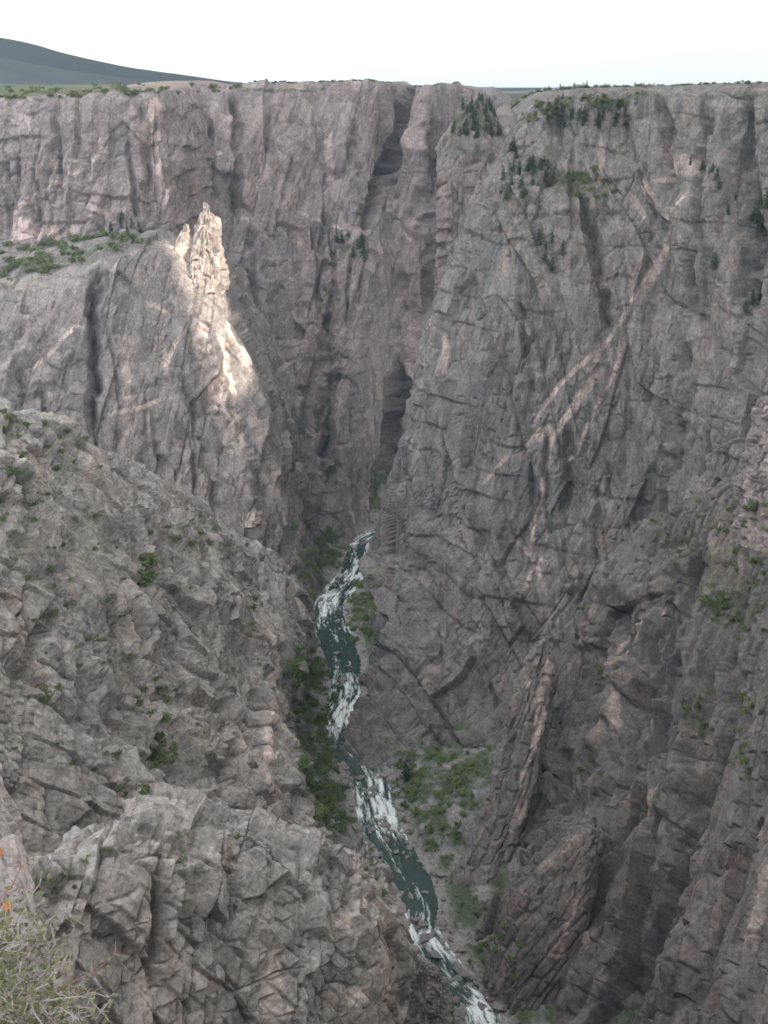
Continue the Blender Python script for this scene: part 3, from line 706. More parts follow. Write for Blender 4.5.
cliff('canyon_slope', FM, M_FIN, 'nearest smooth rock fin at the lower right corner', dict(
    seed=261, kinds='jpjpp', tilt=2.2, crack=1.5, crack_depth=1.8, blocks=[((20, 28, 220), 3.5), ((11, 13, 50), 2.8), ((7, 8, 15), 1.2), ((3.2, 3.4, 5), .6), ((1.5, 1.5, 2), .18)], fbm=1.4, fbm_len=18, rot=along(at(762, 840, 382), at(702, 1040, 330)), patch=40), step=1.05,
    tones=[([(768, 850), (752, 900), (740, 950)], 4, 0, .4)])

ring_rock('rock_pillar', [(958, 408, 420, 492), (966, 405, 425, 491), (990, 405, 427, 488), (1030, 406, 427, 482), (1090, 407, 427, 470)], 7, M_LEFT,
          'square brown rock pillar beside the river behind the near buttress', 'rock pillar',
          dict(seed=191, blocks=[((8, 8, 20), 1.6), ((3, 3, 7), .9), ((1.4, 1.4, 2.5), .4)], fbm=.6, fbm_len=6), step=.8)
ring_rock('round_rock', [(972, 430, 438, 505), (982, 424, 446, 504), (1000, 420, 452, 500), (1030, 420, 452, 492), (1090, 420, 450, 475)], 10, M_LEFT,
          'rounded grey rock at the water edge right of the brown pillar', 'rock',
          dict(seed=195, blocks=[((9, 9, 12), 1.8), ((3, 3, 4), .8), ((1.4, 1.4, 1.6), .4)], fbm=.8, fbm_len=6), step=.8)
ring_rock('rock_outcrop', [(398, 764, 772, 640), (408, 757, 790, 638), (440, 750, 800, 634), (490, 742, 815, 626), (540, 735, 830, 612)], 20, M_BACK,
          'pinkish rock outcrop at the right edge above the vegetated slope', 'rock outcrop',
          dict(seed=199, blocks=[((12, 12, 30), 3), ((5, 5, 12), 1.8), ((2.4, 2.4, 5), .8)], fbm=1, fbm_len=9), step=.9)

# ================================================================== PLATEAU, HILLS
def simple_sheet(name, net, mat, label, cat, noise=0, nlen=80, res=(60, 120), kind='structure', seed=5):
    net = np.asarray(net, float)
    b = cr(cr(net, np.linspace(0, net.shape[0] - 1, res[0]), 0), np.linspace(0, net.shape[1] - 1, res[1]), 1)
    p = b.reshape(-1, 3)
    if noise:
        p = p.copy(); p[:, 2] += noise * fbm((p / nlen).astype(F32), seed, 4)
    o = link_mesh(name, p, grid_quads(*res), mat, smooth=True)
    return tag(o, label, cat, kind=kind)


def scrub_mat(name, a, b_, soil, scale, patch=None):
    m, nt, b = new_mat(name)
    tc = N(nt, 'ShaderNodeTexCoord').outputs['Object']
    n1 = noise_tex(nt, tc, scale, 6, .7); n2 = noise_tex(nt, tc, scale * .17, 4, .6)
    col = mix(nt, ramp(nt, n1, [(.4, 0.), (.6, 1.)]), a, b_)
    col = mix(nt, ramp(nt, n2, [(.48, 0.), (.66, .8)]), col, soil)
    nt.links.new(col, b.inputs['Base Color']); b.inputs['Roughness'].default_value = 1; b.inputs['Specular IOR Level'].default_value = .1
    return m


M_PLAT = scrub_mat('sagebrush_scrub', (.06, .075, .04), (.13, .13, .075), (.22, .18, .12), .03)
M_HILL = scrub_mat('forested_hill', (.048, .06, .06), (.07, .08, .076), (.09, .098, .09), .006)
M_SOIL = scrub_mat('pink_soil', (.27, .205, .17), (.31, .24, .195), (.14, .13, .08), .04)

# left plateau: from behind the rim back towards the hills
simple_sheet('plateau', [[(x * (1 + r * .7) if x < 0 else x * (.8 if r == 0 else .35), y0 + dy, z) for x, y0 in ((-900, 1500), (-560, 1440), (-400, 1390), (-260, 1420), (-215, 1600), (-60, 1720), (60, 1760), (140, 1800))]
                         for r, (dy, z) in enumerate(((0, -11), (300, -5), (900, 2), (2500, 4), (6500, 0), (16000, -20)))], M_PLAT,
             'scrub covered plateau behind the left rim', 'plateau', 3, 160, (90, 120))
simple_sheet('plateau', [[(x + dy * .22, y0 + dy, z) for x, y0 in ((185, 1170), (250, 1140), (330, 1080), (420, 980), (600, 800))]
                         for r, (dy, z) in enumerate(((0, -9), (120, -5), (300, -3), (700, -5), (1600, -14)))], M_PLAT,
             'flat scrub covered plateau behind the right rim', 'plateau', 3, 120, (50, 60))


def ridge_hill(name, pts, Y, depth, mat, label, seed, rough=.02):
    """A long hill: crest line of (bearing, height) sightings at distance Y, falling away to both sides."""
    crest = np.array([at(u, v, Y) for u, v in pts])
    rows = []
    for f, h in ((-1, 0), (-.72, .22), (-.4, .62), (-.15, .92), (0, 1), (.2, .9), (.6, .5), (1, 0)):
        r = crest.copy(); r[:, 1] += f * depth; r[:, 2] = -15 + (crest[:, 2] + 15) * h
        rows.append(r)
    net = np.array(rows)
    return simple_sheet(name, net, mat, label, 'hill', crest[:, 2].max() * rough * 2, depth * .35, (50, 140), seed=seed)


ridge_hill('hills', [(-400, 70), (-200, 35), (-60, 33), (0, 38), (30, 44), (60, 53), (120, 66), (180, 75), (250, 84), (360, 88)], 8000, 2300, M_HILL, 'long dark forested hill sloping down behind the left plateau', 3, .012)
ridge_hill('hills', [(-300, 60), (-150, 50), (-40, 52), (0, 58), (30, 64), (70, 71), (130, 79), (190, 85), (240, 89)], 3400, 900, M_HILL, 'low green scrub hill in front of the long dark hill', 4, .02)
ridge_hill('hills', [(80, 95), (110, 90), (135, 84), (165, 81), (200, 80.5), (225, 83), (240, 88), (260, 95)], 2300, 110, M_SOIL, 'bare pink soil bank on the left plateau', 9, .1)
ridge_hill('hills', [(440, 97), (500, 93), (530, 90), (590, 86.5), (640, 86), (700, 88), (760, 91)], 20000, 3000, M_HILL, 'faint pale hills far beyond the canyon between the two rims', 6, .01)

simple_sheet('ground', [[(x, y, -46 if y < 9000 else -70) for x in (-14000, -6000, 0, 600, 3000, 8000, 14000)] for y in (3200, 5000, 9000, 16000, 24500)], M_PLAT, 'far scrub plain beyond the canyon', 'plain', 12, 900, (60, 80))

# far mesa wall seen through the gap
MES = net_from([[(380, 89, 2900), (420, 89, 2850), (460, 89, 2800), (494, 90, 2760), (506, 98, 2760), (520, 108, 2800), (545, 118, 2900)],
                [(380, 110, 2860), (420, 110, 2810), (460, 110, 2760), (496, 110, 2720), (512, 112, 2720), (528, 122, 2760), (550, 130, 2860)],
                [(380, 160, 2760), (420, 160, 2710), (460, 160, 2660), (505, 160, 2620), (530, 160, 2620), (550, 160, 2660), (570, 165, 2760)],
                [(380, 260, 2600), (420, 260, 2550), (460, 260, 2500), (515, 260, 2460), (545, 260, 2460), (560, 260, 2500), (580, 265, 2600)]])
MES = add_row(MES, (0, 200, 4)); MES = add_row(MES, (0, 700, 6))
cliff('mesa_wall', MES, M_BACK, 'distant pale cliff of the next canyon bend in the gap between the rims', dict(seed=211, blocks=[((60, 60, 150), 12), ((25, 25, 60), 6)], fbm=4, fbm_len=40), step=1.2, amp_rows=[0, 0, .5, 1, 1, 1])

# wooded knob in the gap in front of the mesa
KN = net_from([[(436, 150, 1500), (457, 112, 1505), (474, 99, 1510), (490, 102, 1512), (504, 125, 1500), (517, 150, 1490)],
               [(436, 165, 1470), (457, 140, 1475), (474, 132, 1475), (490, 135, 1475), (506, 148, 1465), (524, 170, 1455)],
               [(436, 190, 1440), (457, 170, 1445), (474, 168, 1445), (492, 170, 1440), (510, 178, 1430), (530, 195, 1420)],
               [(436, 290, 1400), (457, 285, 1405), (474, 285, 1405), (492, 285, 1400), (512, 288, 1390), (537, 292, 1380)]])
KN = add_row(KN, (0, 60, -30))
cliff('canyon_wall', KN, M_BACK, 'rounded wooded knob above a pale ledge in the gap beside the right wall', dict(seed=221, blocks=[((28, 28, 60), 7), ((12, 12, 24), 3.4), ((5, 5, 10), 1.4)], fbm=3, fbm_len=25), step=1.1,
      amp_rows=[.3, .4, .6, 1, 1], tones=[([(440, 125), (465, 115), (490, 130)], 30, 1, .8), ([(440, 150), (490, 155)], 20, 1, .8)])

# ================================================================== CANYON FLOOR AND RIVER
RIV = [(490, 1060, 29), (480, 1012, 35), (458, 988, 35), (436, 960, 39), (418, 932, 39), (417, 905, 40), (408, 880, 44), (398, 858, 37), (383, 832, 37), (375, 802, 40), (370, 780, 35), (361, 764, 35), (341, 745, 26),
       (337, 720, 27), (346, 690, 31), (343, 660, 33), (336, 640, 33), (329, 620, 30), (330, 602, 27), (342, 588, 31), (352, 574, 24), (357, 556, 22), (362, 541, 16), (385, 530, 18), (440, 524, 18), (520, 518, 18)]
ZW = -550.0


def on_water(u, v):
    d = at(u, v, 1.0); return d * (ZW / d[2])


rc = np.array([on_water(u, v) for u, v, w in RIV]); rw = []
for (u, v, w), c in zip(RIV, rc):
    rw.append(np.linalg.norm(on_water(u + w / 2, v) - on_water(u - w / 2, v)) / 2)
rw = np.array(rw)
t = np.linspace(0, len(rc) - 1, 900)
rcs = cr(rc, t, 0); rws = np.interp(t, np.arange(len(rw)), rw)
tan = np.gradient(rcs, axis=0); tan /= np.linalg.norm(tan, axis=1, keepdims=True)
side = np.stack([tan[:, 1], -tan[:, 0], np.zeros(len(t))], 1)


def river_dist(x, y):
    best = np.full(x.shape, 1e9); sgn = np.zeros(x.shape)
    for k in range(0, len(rcs), 6):
        dx, dy = x - rcs[k, 0], y - rcs[k, 1]
        d = np.hypot(dx, dy) - rws[k]
        m = d < best
        best = np.where(m, d, best); sgn = np.where(m, dx * side[k, 0] + dy * side[k, 1], sgn)
    return best, sgn


gx, gy = np.meshgrid(np.arange(-230, 330, 1.5), np.arange(400, 1650, 1.5))
d, sg = river_dist(gx, gy)
pf = np.stack([gx.ravel(), gy.ravel(), np.zeros(gx.size)], 1).astype(F32)
dd = np.clip(d.ravel(), 0, None)
yy = pf[:, 1]
k_r = np.where(sg.ravel() > 0, .16 + .38 * np.clip(1 - np.abs(yy - 715) / 75, 0, 1) ** .5, .18 + .3 * np.clip((yy - 620) / 80, 0, 1))
zf = ZW - 2.5 + np.clip(d.ravel() + 6, 0, 9) * .35 + np.clip(dd - 8, 0, None) * k_r
h1, e1, _ = facet(pf, (7, 7, 7), 301); h2, e2, _ = facet(pf, (3, 3, 3), 302)
zf += np.clip((dd + 2) / 8, 0.1, 1) * (1.2 * h1 + .95 * h2) + 3 * np.clip(dd / 30, 0, 1) * fbm(pf / F32(22), 303, 4)
pf[:, 2] = zf
tone = np.zeros((len(pf), 4), F32); tone[:, 3] = 1
veg = np.clip((dd - 7) / 7, 0, 1) * np.clip(.8 + 2.2 * fbm(pf / F32(14), 305, 4), 0, 1)
tone[:, 1] = veg * .9; tone[:, 2] = np.clip(1 - dd / 25, 0, 1) * .12
M_FLOOR = rock_mat('river_cobble', (.205, .20, .19), (.235, .22, .205), (.12, .118, .112), (.25, .22, .195), .8, .4)
floor = link_mesh('ground', pf, grid_quads(*gx.shape), M_FLOOR, attr=tone)
tag(floor, 'stony canyon floor with green banks on both sides of the river', 'ground', kind='structure')


def river_mat():
    m, nt, b = new_mat('river_water')
    L = nt.links.new
    at_ = N(nt, 'ShaderNodeAttribute', attribute_name='tone')
    sep = N(nt, 'ShaderNodeSeparateColor'); L(at_.outputs['Color'], sep.inputs[0])
    tc = N(nt, 'ShaderNodeTexCoord').outputs['Object']
    n = noise_tex(nt, tc, .35, 5, .7, 1.0)
    col = mix(nt, ramp(nt, n, [(.35, 0.), (.7, 1.)]), (.013, .038, .031), (.045, .075, .062))
    col = mix(nt, sep.outputs[0], col, (.82, .86, .84))
    L(col, b.inputs['Base Color'])
    b.inputs['IOR'].default_value = 1.33
    rr = N(nt, 'ShaderNodeMapRange'); L(sep.outputs[0], rr.inputs[0]); rr.inputs[3].default_value = .12; rr.inputs[4].default_value = .8
    L(rr.outputs[0], b.inputs['Roughness'])
    bp = N(nt, 'ShaderNodeBump'); bp.inputs['Strength'].default_value = .5; bp.inputs['Distance'].default_value = .5
    n2 = noise_tex(nt, tc, .8, 4, .6, .6); L(n2, bp.inputs['Height']); L(bp.outputs[0], b.inputs['Normal'])
    return m


# water strip: fine grid along the channel
tt = np.linspace(0, len(rc) - 1, 1500); cc = cr(rc, tt, 0); ww = np.interp(tt, np.arange(len(rw)), rw) * 1.0 + 1
tg = np.gradient(cc, axis=0); tg /= np.linalg.norm(tg, axis=1, keepdims=True); sd = np.stack([tg[:, 1], -tg[:, 0], 0 * tg[:, 0]], 1)
sv = np.linspace(-1, 1, 64)
pw = (cc[:, None] + sd[:, None] * (sv[None, :, None] * ww[:, None, None])).reshape(-1, 3).astype(F32)
ub, vb = sight(pw.astype(float))
# white water: how broken the river is along its course (index of RIV stations)
broken = np.interp(np.repeat(tt, 64), np.arange(len(RIV)), [.9, 1.0, .45, .8, 1.0, .12, .05, .45, 1.0, .95, .7, .12, .1, .9, .75, .45, .4, .5, 1.0, .8, .95, .5, .8, .7, .7, .5])
al = np.stack([pw @ np.array([0, 0, 0], F32)] * 3, 1)
flow = np.stack([np.tile(sv, 1500) * np.repeat(ww, 64) / 2.2, np.repeat(np.cumsum(np.r_[0, np.linalg.norm(np.diff(cc, axis=0), axis=1)]), 64) / 11.0, np.zeros(len(pw))], 1).astype(F32)
nz = fbm(flow, 401, 5, .62); nz2 = fbm(flow * F32(.35), 402, 3)
nz3 = fbm(flow * F32(3.1), 404, 4, .6)
foam = np.clip((nz * 1.2 + nz2 * 1.1 + nz3 * .7 + broken * 1.25 - .82) * 1.3, 0, 1) ** 1.1
tw = np.zeros((len(pw), 4), F32); tw[:, 0] = foam; tw[:, 3] = 1
pw[:, 2] = ZW + broken * (nz * .9 + nz2 * .7) + foam * .5
river = link_mesh('river', pw, grid_quads(1500, 64), river_mat(), smooth=True, attr=tw)
tag(river, 'green river with white rapids winding along the canyon bottom', 'river', kind='structure')

# ================================================================== PLANTS
rng = np.random.default_rng(21)


def leaf_mat(name, a, b_, rough=.8):
    m, nt, b = new_mat(name)
    oi = N(nt, 'ShaderNodeObjectInfo'); tc = N(nt, 'ShaderNodeTexCoord').outputs['Object']
    n = noise_tex(nt, tc, 5, 3, .6)
    ad = N(nt, 'ShaderNodeMath', operation='MULTIPLY_ADD'); nt.links.new(oi.outputs['Random'], ad.inputs[0]); ad.inputs[1].default_value = .7
    nt.links.new(n, ad.inputs[2])
    nt.links.new(mix(nt, ramp(nt, ad.outputs[0], [(.4, 0.), (1.1, 1.)]), a, b_), b.inputs['Base Color'])
    b.inputs['Roughness'].default_value = rough; b.inputs['Specular IOR Level'].default_value = .15
    return m


def flat_mat(name, c, rough=.9):
    m, nt, b = new_mat(name)
    tc = N(nt, 'ShaderNodeTexCoord').outputs['Object']
    n = noise_tex(nt, tc, 40, 4, .6)
    nt.links.new(mix(nt, n, tuple(x * .75 for x in c), tuple(min(1, x * 1.25) for x in c)), b.inputs['Base Color'])
    b.inputs['Roughness'].default_value = rough; b.inputs['Specular IOR Level'].default_value = .15
    return m


M_PINE = leaf_mat('conifer_needles', (.035, .06, .032), (.065, .095, .05))
M_SHRUB = leaf_mat('shrub_leaves', (.085, .12, .048), (.155, .19, .08))
M_BUSH = leaf_mat('riverbank_leaves', (.095, .15, .046), (.165, .22, .078))
M_BARK = flat_mat('bark', (.10, .075, .055))


def cards(centres, size, up=.3):
    """Leaf sprays: one small bent quad per centre."""
    n = len(centres)
    a = rng.normal(size=(n, 3)); a[:, 2] *= .6; a /= np.linalg.norm(a, axis=1, keepdims=True)
    b = np.cross(a, rng.normal(size=(n, 3))); b /= np.linalg.norm(b, axis=1, keepdims=True)
    s = size * rng.uniform(.6, 1.4, (n, 1))
    c = centres
    v = np.stack([c - a * s, c + b * s * .6 - [0, 0, .15] * s, c + a * s, c - b * s * .6 - [0, 0, .15] * s], 1).reshape(-1, 3)
    return v, np.arange(4 * n).reshape(n, 4)


def tube(pts, radii, seg=5):
    pts = np.asarray(pts, float); n = len(pts)
    t = np.gradient(pts, axis=0); t /= np.linalg.norm(t, axis=1, keepdims=True)
    ref = np.where(np.abs(t[:, 2:3]) > .9, [[1., 0, 0]], [[0, 0, 1.]])
    x = np.cross(t, ref); x /= np.linalg.norm(x, axis=1, keepdims=True); y = np.cross(t, x)
    an = np.linspace(0, 2 * math.pi, seg, endpoint=False)
    r = np.asarray(radii)[:, None, None]
    v = pts[:, None] + r * (np.cos(an)[None, :, None] * x[:, None] + np.sin(an)[None, :, None] * y[:, None])
    return v.reshape(-1, 3), grid_quads(n, seg, True)


def join(parts):
    vs_, qs_, o = [], [], 0
    for v, q in parts:
        vs_.append(v); qs_.append(q + o); o += len(v)
    return np.concatenate(vs_), np.concatenate(qs_)


def conifer_meshes(seed, lean, full):
    """Unit height tree: tapered trunk, and whorls of drooping sprays that leave gaps."""
    g = np.random.default_rng(seed)
    hs = np.linspace(0, 1, 6)
    trunk = tube([(lean * h * h, .02 * math.sin(h * 5), h - .03) for h in hs], .03 * (1 - hs * .85), 6)
    cs = []
    limbs = [trunk]
    for k in range(22):
        h = .12 + .86 * (k / 21) + g.normal(0, .012)
        R = full * max(0, 1 - h) ** .75 * g.uniform(.65, 1.15) + .015
        for j in range(max(3, int(8 * (1 - h) + 3))):
            if g.random() < .2: continue
            an = g.uniform(0, 6.283); r = R * g.uniform(.55, 1.1)
            if k % 3 == 0 and j < 3:
                limbs.append(tube([(lean * h * h, 0, h), (lean * h * h + math.cos(an) * r * .8, math.sin(an) * r * .8, h - r * .25)], [.008, .003], 4))
            for f in (.35, .65, 1):
                cs.append((lean * h * h + math.cos(an) * r * f, math.sin(an) * r * f, h - r * f * .3 + g.normal(0, .01)))
    return join(limbs), cards(np.array(cs), .042)


def bush_mesh(seed, lobes, flat=.75):
    g = np.random.default_rng(seed)
    cs, stems = [], []
    for k in range(lobes):
        c = np.array([g.normal(0, .28), g.normal(0, .28), g.uniform(.25, .55) * flat])
        r = g.uniform(.22, .38)
        stems.append(tube([(0, 0, -.1), tuple(c * .6), tuple(c)], [.035, .025, .012], 4))
        d = g.normal(size=(46, 3)); d /= np.linalg.norm(d, axis=1, keepdims=True)
        cs.append(c + d * r * g.uniform(.55, 1.08, (46, 1)) * [1, 1, .85])
    cs = np.concatenate(cs); cs = cs[cs[:, 2] > -.05]
    return join(stems), cards(cs, .085)


def two_mat_mesh(name, wood, leaves, mat):
    (a, qa), (b, qb) = wood, leaves
    o = link_mesh(name, np.concatenate([a, b]), np.concatenate([qa, qb + len(a)]), M_BARK)
    o.data.materials.append(mat)
    o.data.polygons.foreach_set('material_index', np.r_[np.zeros(len(qa)), np.ones(len(qb))].astype(np.int32))
    return o


bpy.context.view_layer.update()
DG = bpy.context.evaluated_depsgraph_get()


def hit(u, v):
    d = at(u, v, 1.0)
    ok, loc, nor, _i, ob, _m = scene.ray_cast(DG, (0, 0, 0), Vector(d).normalized(), distance=20000)
    return (loc, nor, ob) if ok else None


def rim_hit(u, v0=78, v1=125):
    for v in np.arange(v0, v1, .5):
        h = hit(u, v)
        if h and h[0].length < 2500: return hit(u, v + .6) or h
    return None


def inside(poly, n):
    P = np.array(poly, float); out = []
    lo, hi = P.min(0), P.max(0)
    while len(out) < n:
        x, y = rng.uniform(lo, hi); c = False; j = len(P) - 1
        for i in range(len(P)):
            if (P[i, 1] > y) != (P[j, 1] > y) and x < (P[j, 0] - P[i, 0]) * (y - P[i, 1]) / (P[j, 1] - P[i, 1]) + P[i, 0]: c = not c
            j = i
        if c: out.append((x, y))
    return out


LIB = {'conifer': [conifer_meshes(s, l, f) for s, l, f in ((1, .03, .27), (2, -.04, .33), (3, .02, .23), (4, .05, .38))],
       'shrub': [bush_mesh(s, n, f) for s, n, f in ((11, 5, .8), (12, 4, .7), (13, 6, 1.0))],
       'bush': [bush_mesh(s, n, f) for s, n, f in ((21, 6, .9), (22, 5, 1.1), (23, 7, .8))]}
MESHES = {}
for key, mat in (('shrub', M_SHRUB), ('bush', M_BUSH)):
    MESHES[key] = []
    for wd, lv in LIB[key]:
        o = two_mat_mesh('shrub', wd, lv, mat); MESHES[key].append(o.data); bpy.data.objects.remove(o)
MESHES['conifer'] = []
for wd, lv in LIB['conifer']:
    a = link_mesh('trunk', *wd, M_BARK); b = link_mesh('crown', *lv, M_PINE)
    MESHES['conifer'].append((a.data, b.data)); bpy.data.objects.remove(a); bpy.data.objects.remove(b)
COUNT = {}


def plant(kind, loc, size, label, group, name=None):
    s = size * rng.uniform(.75, 1.3) * (1.7 if kind == 'shrub' and not name else 1.45 if kind == 'shrub' else 1.25 if kind == 'conifer' else 1.1)
    rz = rng.uniform(0, 6.283)
    if kind == 'conifer':
        ta, cr_ = MESHES['conifer'][rng.integers(4)]
        r = bpy.data.objects.new(name or 'conifer_tree', None); C.objects.link(r)
        for nm, me in (('trunk', ta), ('crown', cr_)):
            o = bpy.data.objects.new(nm, me); C.objects.link(o); o.parent = r
        cat = 'tree'
    else:
        r = bpy.data.objects.new(name or ('riverbank_bush' if kind == 'bush' else 'shrub'), MESHES[kind][rng.integers(3)]); C.objects.link(r)
        cat = 'juniper' if name and 'juniper' in name else 'bush' if kind == 'bush' or name else 'shrub'
    r.location = loc; r.rotation_euler = (0, 0, rz); f_ = 1.25 if kind == 'conifer' else 1.0
    r.scale = (s * f_ * rng.uniform(.8, 1.3), s * f_ * rng.uniform(.8, 1.3), s * rng.uniform(.8, 1.2))
    tag(r, label, cat, group)


def sow(kind, spots, size, label, group, name=None, sink=.1, floor_only=False):
    done = 0
    for uv in spots:
        h = rim_hit(uv) if isinstance(uv, (int, float)) else hit(*uv[:2])
        if not h: continue
        if floor_only and not h[2].name.startswith('ground'): continue
        sz = size * (uv[2] if not isinstance(uv, (int, float)) and len(uv) > 2 else 1)
        plant(kind, h[0] - Vector((0, 0, sink * sz)), sz, label, group, name)
        done += 1


# -- shrubs of the left slope
sow('shrub', [(5, 412), (37, 455, 1.2), (20, 458, 1.4), (18, 437), (60, 440), (68, 432), (86, 440, 1.3), (57, 470), (75, 462), (12, 470), (30, 475), (3, 430), (48, 448), (9, 420), (100, 468), (45, 425), (62, 452), (25, 425)], 3.2,
    'small green shrub on the stony shoulder at the top of the left slope', 'shrubs on the left shoulder')
sow('shrub', [(3, 520), (33, 505), (75, 520), (95, 517), (95, 550), (70, 580), (68, 605), (52, 615), (32, 622), (20, 615), (108, 600), (8, 475), (105, 640), (130, 655), (60, 690), (45, 700, 1.4), (75, 685), (38, 520), (62, 548), (85, 640), (25, 580), (118, 548), (50, 570), (15, 560)], 2.6,
    'small dark shrub in a crack of the grey slabs of the left slope', 'shrubs on the left slabs')
sow('shrub', [(185, 530, 1.3), (200, 535, 1.4), (210, 545), (200, 518), (235, 530), (255, 600, 1.2), (252, 625, 1.3), (253, 610, 1.4), (150, 532), (165, 528), (222, 560), (245, 545), (178, 540), (190, 545, 1.2), (215, 530), (228, 545)], 3.2,
    'shrub on the ledge line near the right end of the left slope', 'shrubs near the end of the left slope')
sow('shrub', [(145, 570, 1.6), (148, 580, 1.7), (143, 588, 1.3), (150, 562, 1.2)], 4, 'dark shrub filling the gully across the left slope', 'shrubs in the gully')
sow('shrub', [(155, 755, 1.9), (153, 748, 1.4), (158, 762, 1.2)], 4, 'big dark shrub above the near buttress', 'big shrubs above the buttress')
sow('shrub', [(120, 790, 1.3), (118, 755, 1.2), (150, 715), (160, 735, 1.2), (145, 690), (165, 700), (155, 680), (95, 770), (172, 745), (150, 790), (165, 720, 1.3), (140, 705), (125, 795), (160, 690)], 2.8,
    'shrub in the broken gully leading down to the near buttress', 'shrubs above the buttress')
sow('shrub', [(48, 878, 1.2), (52, 895), (85, 862), (98, 860), (65, 875), (178, 838), (262, 895), (235, 908), (110, 850), (232, 860), (75, 888), (180, 862), (140, 830), (240, 838)], 1.5,
    'small tuft of green growing on the near buttress', 'tufts on the near buttress')
sow('shrub', inside([(0, 480), (120, 500), (240, 560), (290, 640), (270, 760), (200, 800), (0, 780)], 44), 2.0, 'tiny tuft of brush among the blocks of the left slope', 'tufts on the left slope', 'brush_tuft')
sow('shrub', inside([(410, 430), (540, 300), (700, 330), (740, 480), (640, 560), (540, 690), (400, 690)], 60), 2.2, 'tiny dark shrub rooted in a crack of the tall right wall', 'shrubs in cracks of the right wall', 'cliff_shrub')
# -- left bench
sow('shrub', inside([(0, 245), (60, 240), (130, 232), (150, 245), (100, 254), (55, 270), (0, 285)], 55), 6, 'green shrub on the sloping bench below the left rim cliff', 'shrubs on the bench')
sow('conifer', inside([(112, 215), (135, 212), (142, 232), (120, 242), (108, 235)], 12), 8, 'dark conifer at the head of the green bench left of the spire', 'conifers at the bench head')
# -- back wall
sow('conifer', inside([(331, 242), (337, 232), (362, 240), (366, 262), (345, 266), (330, 268)], 13), 12, 'dark conifer on the ledge halfway up the back wall', 'conifers on the back wall ledge')
sow('shrub', [(340, 300), (335, 310), (348, 305), (326, 290), (328, 330), (326, 350), (332, 470), (335, 485, 1.5), (328, 400), (360, 215), (365, 200), (322, 300)], 5, 'dark shrub in the long crack of the back wall', 'shrubs in the back wall crack')
sow('shrub', [float(x) for x in rng.uniform(232, 397, 40)], 2.6, 'small dark juniper along the skyline of the back wall', 'junipers on the back rim', 'juniper_bush')
sow('shrub', [float(x) for x in rng.uniform(414, 462, 14)], 2.6, 'small dark juniper on top of the rounded dome of the back wall', 'junipers on the dome', 'juniper_bush')
sow('shrub', inside([(0, 88), (120, 84), (240, 86), (240, 92), (130, 95), (0, 101)], 70), 5, 'grey green bush on the plateau above the left rim', 'bushes on the left plateau', 'sagebrush')
sow('conifer', inside([(450, 138), (462, 102), (484, 96), (500, 122), (502, 136), (475, 138)], 64), 8, 'dark conifer covering the wooded knob in the gap', 'conifers on the knob')
# -- right wall
sow('conifer', inside([(503, 160), (512, 145), (530, 165), (552, 165), (556, 182), (530, 198), (500, 202)], 34), 7.5, 'dark conifer on the bench at the left shoulder of the right wall', 'conifers on the right shoulder')
sow('conifer', [(551, 272, 1.2), (540, 245, 1.1), (552, 242, 1.1), (563, 254), (546, 250, .9), (545, 262, .8)], 10, 'lone conifer on the cliff face below the right shoulder', 'conifers below the right shoulder')
sow('shrub', inside([(570, 172), (590, 166), (618, 178), (615, 200), (575, 200)], 24), 4.5, 'dark bush in the hollow under the right rim', 'bushes in the right hollow', 'sagebrush')
sow('conifer', [float(x) for x in rng.uniform(514, 645, 12)], 4.6, 'small conifer standing on the skyline of the right rim', 'conifers on the right rim')
sow('shrub', [float(x) for x in list(rng.uniform(512, 570, 22)) + list(rng.uniform(570, 645, 22))], 3.6, 'round dark juniper along the skyline of the right rim', 'junipers on the right rim', 'juniper_bush')
sow('shrub', inside([(516, 118), (545, 100), (640, 94), (640, 108), (560, 112), (525, 130)], 44), 4.2, 'dark juniper on the broken ledges just under the right rim', 'junipers under the right rim', 'juniper_bush')
sow('conifer', inside([(540, 106), (628, 100), (636, 125), (600, 132), (560, 128), (530, 130)], 38), 7.5, 'small conifer on the broken cliff just under the right rim', 'conifers under the right rim')
sow('shrub', [float(x) for x in rng.uniform(600, 766, 34)], 2.4, 'low bush on the flat top of the right rim', 'bushes on the right rim', 'sagebrush')
sow('conifer', [(752, 222, 1.3), (760, 215, 1.5), (765, 228, 1.4), (757, 232), (766, 208, 1.1)], 11, 'tall dark conifer at the right edge below the rim', 'conifers at the right edge')
sow('conifer', [(716, 180, 1.1), (712, 172, .8), (702, 170, .8), (719, 190, .7), (715, 268, .9), (690, 165, .7), (752, 305, 1.1), (760, 300), (745, 312, .8), (735, 200, .8), (728, 215, .7)], 9, 'small conifer clinging to the face of the right wall', 'conifers on the right face')
# -- right lower slope
sow('shrub', inside([(650, 520), (768, 500), (768, 640), (725, 640), (680, 600)], 80), 2.8, 'low shrub on the gravelly slope at the right side', 'shrubs on the right slope', 'sagebrush')
sow('shrub', inside([(697, 600), (735, 592), (733, 612), (705, 618)], 14), 3.4, 'bright green shrub in the patch on the right slope', 'shrubs in the right patch')
sow('shrub', inside([(685, 700), (712, 690), (700, 750), (682, 760)], 12) + inside([(738, 690), (755, 680), (752, 780), (738, 780)], 14), 2.8, 'shrub in the dark gully of the lower right fins', 'shrubs in the right gully')
sow('shrub', inside([(590, 668), (618, 668), (618, 682), (592, 684)], 8) + [(590, 760), (600, 775), (580, 770)], 2.6, 'shrub on the dark ledge right of the slanting fin', 'shrubs beside the fin')
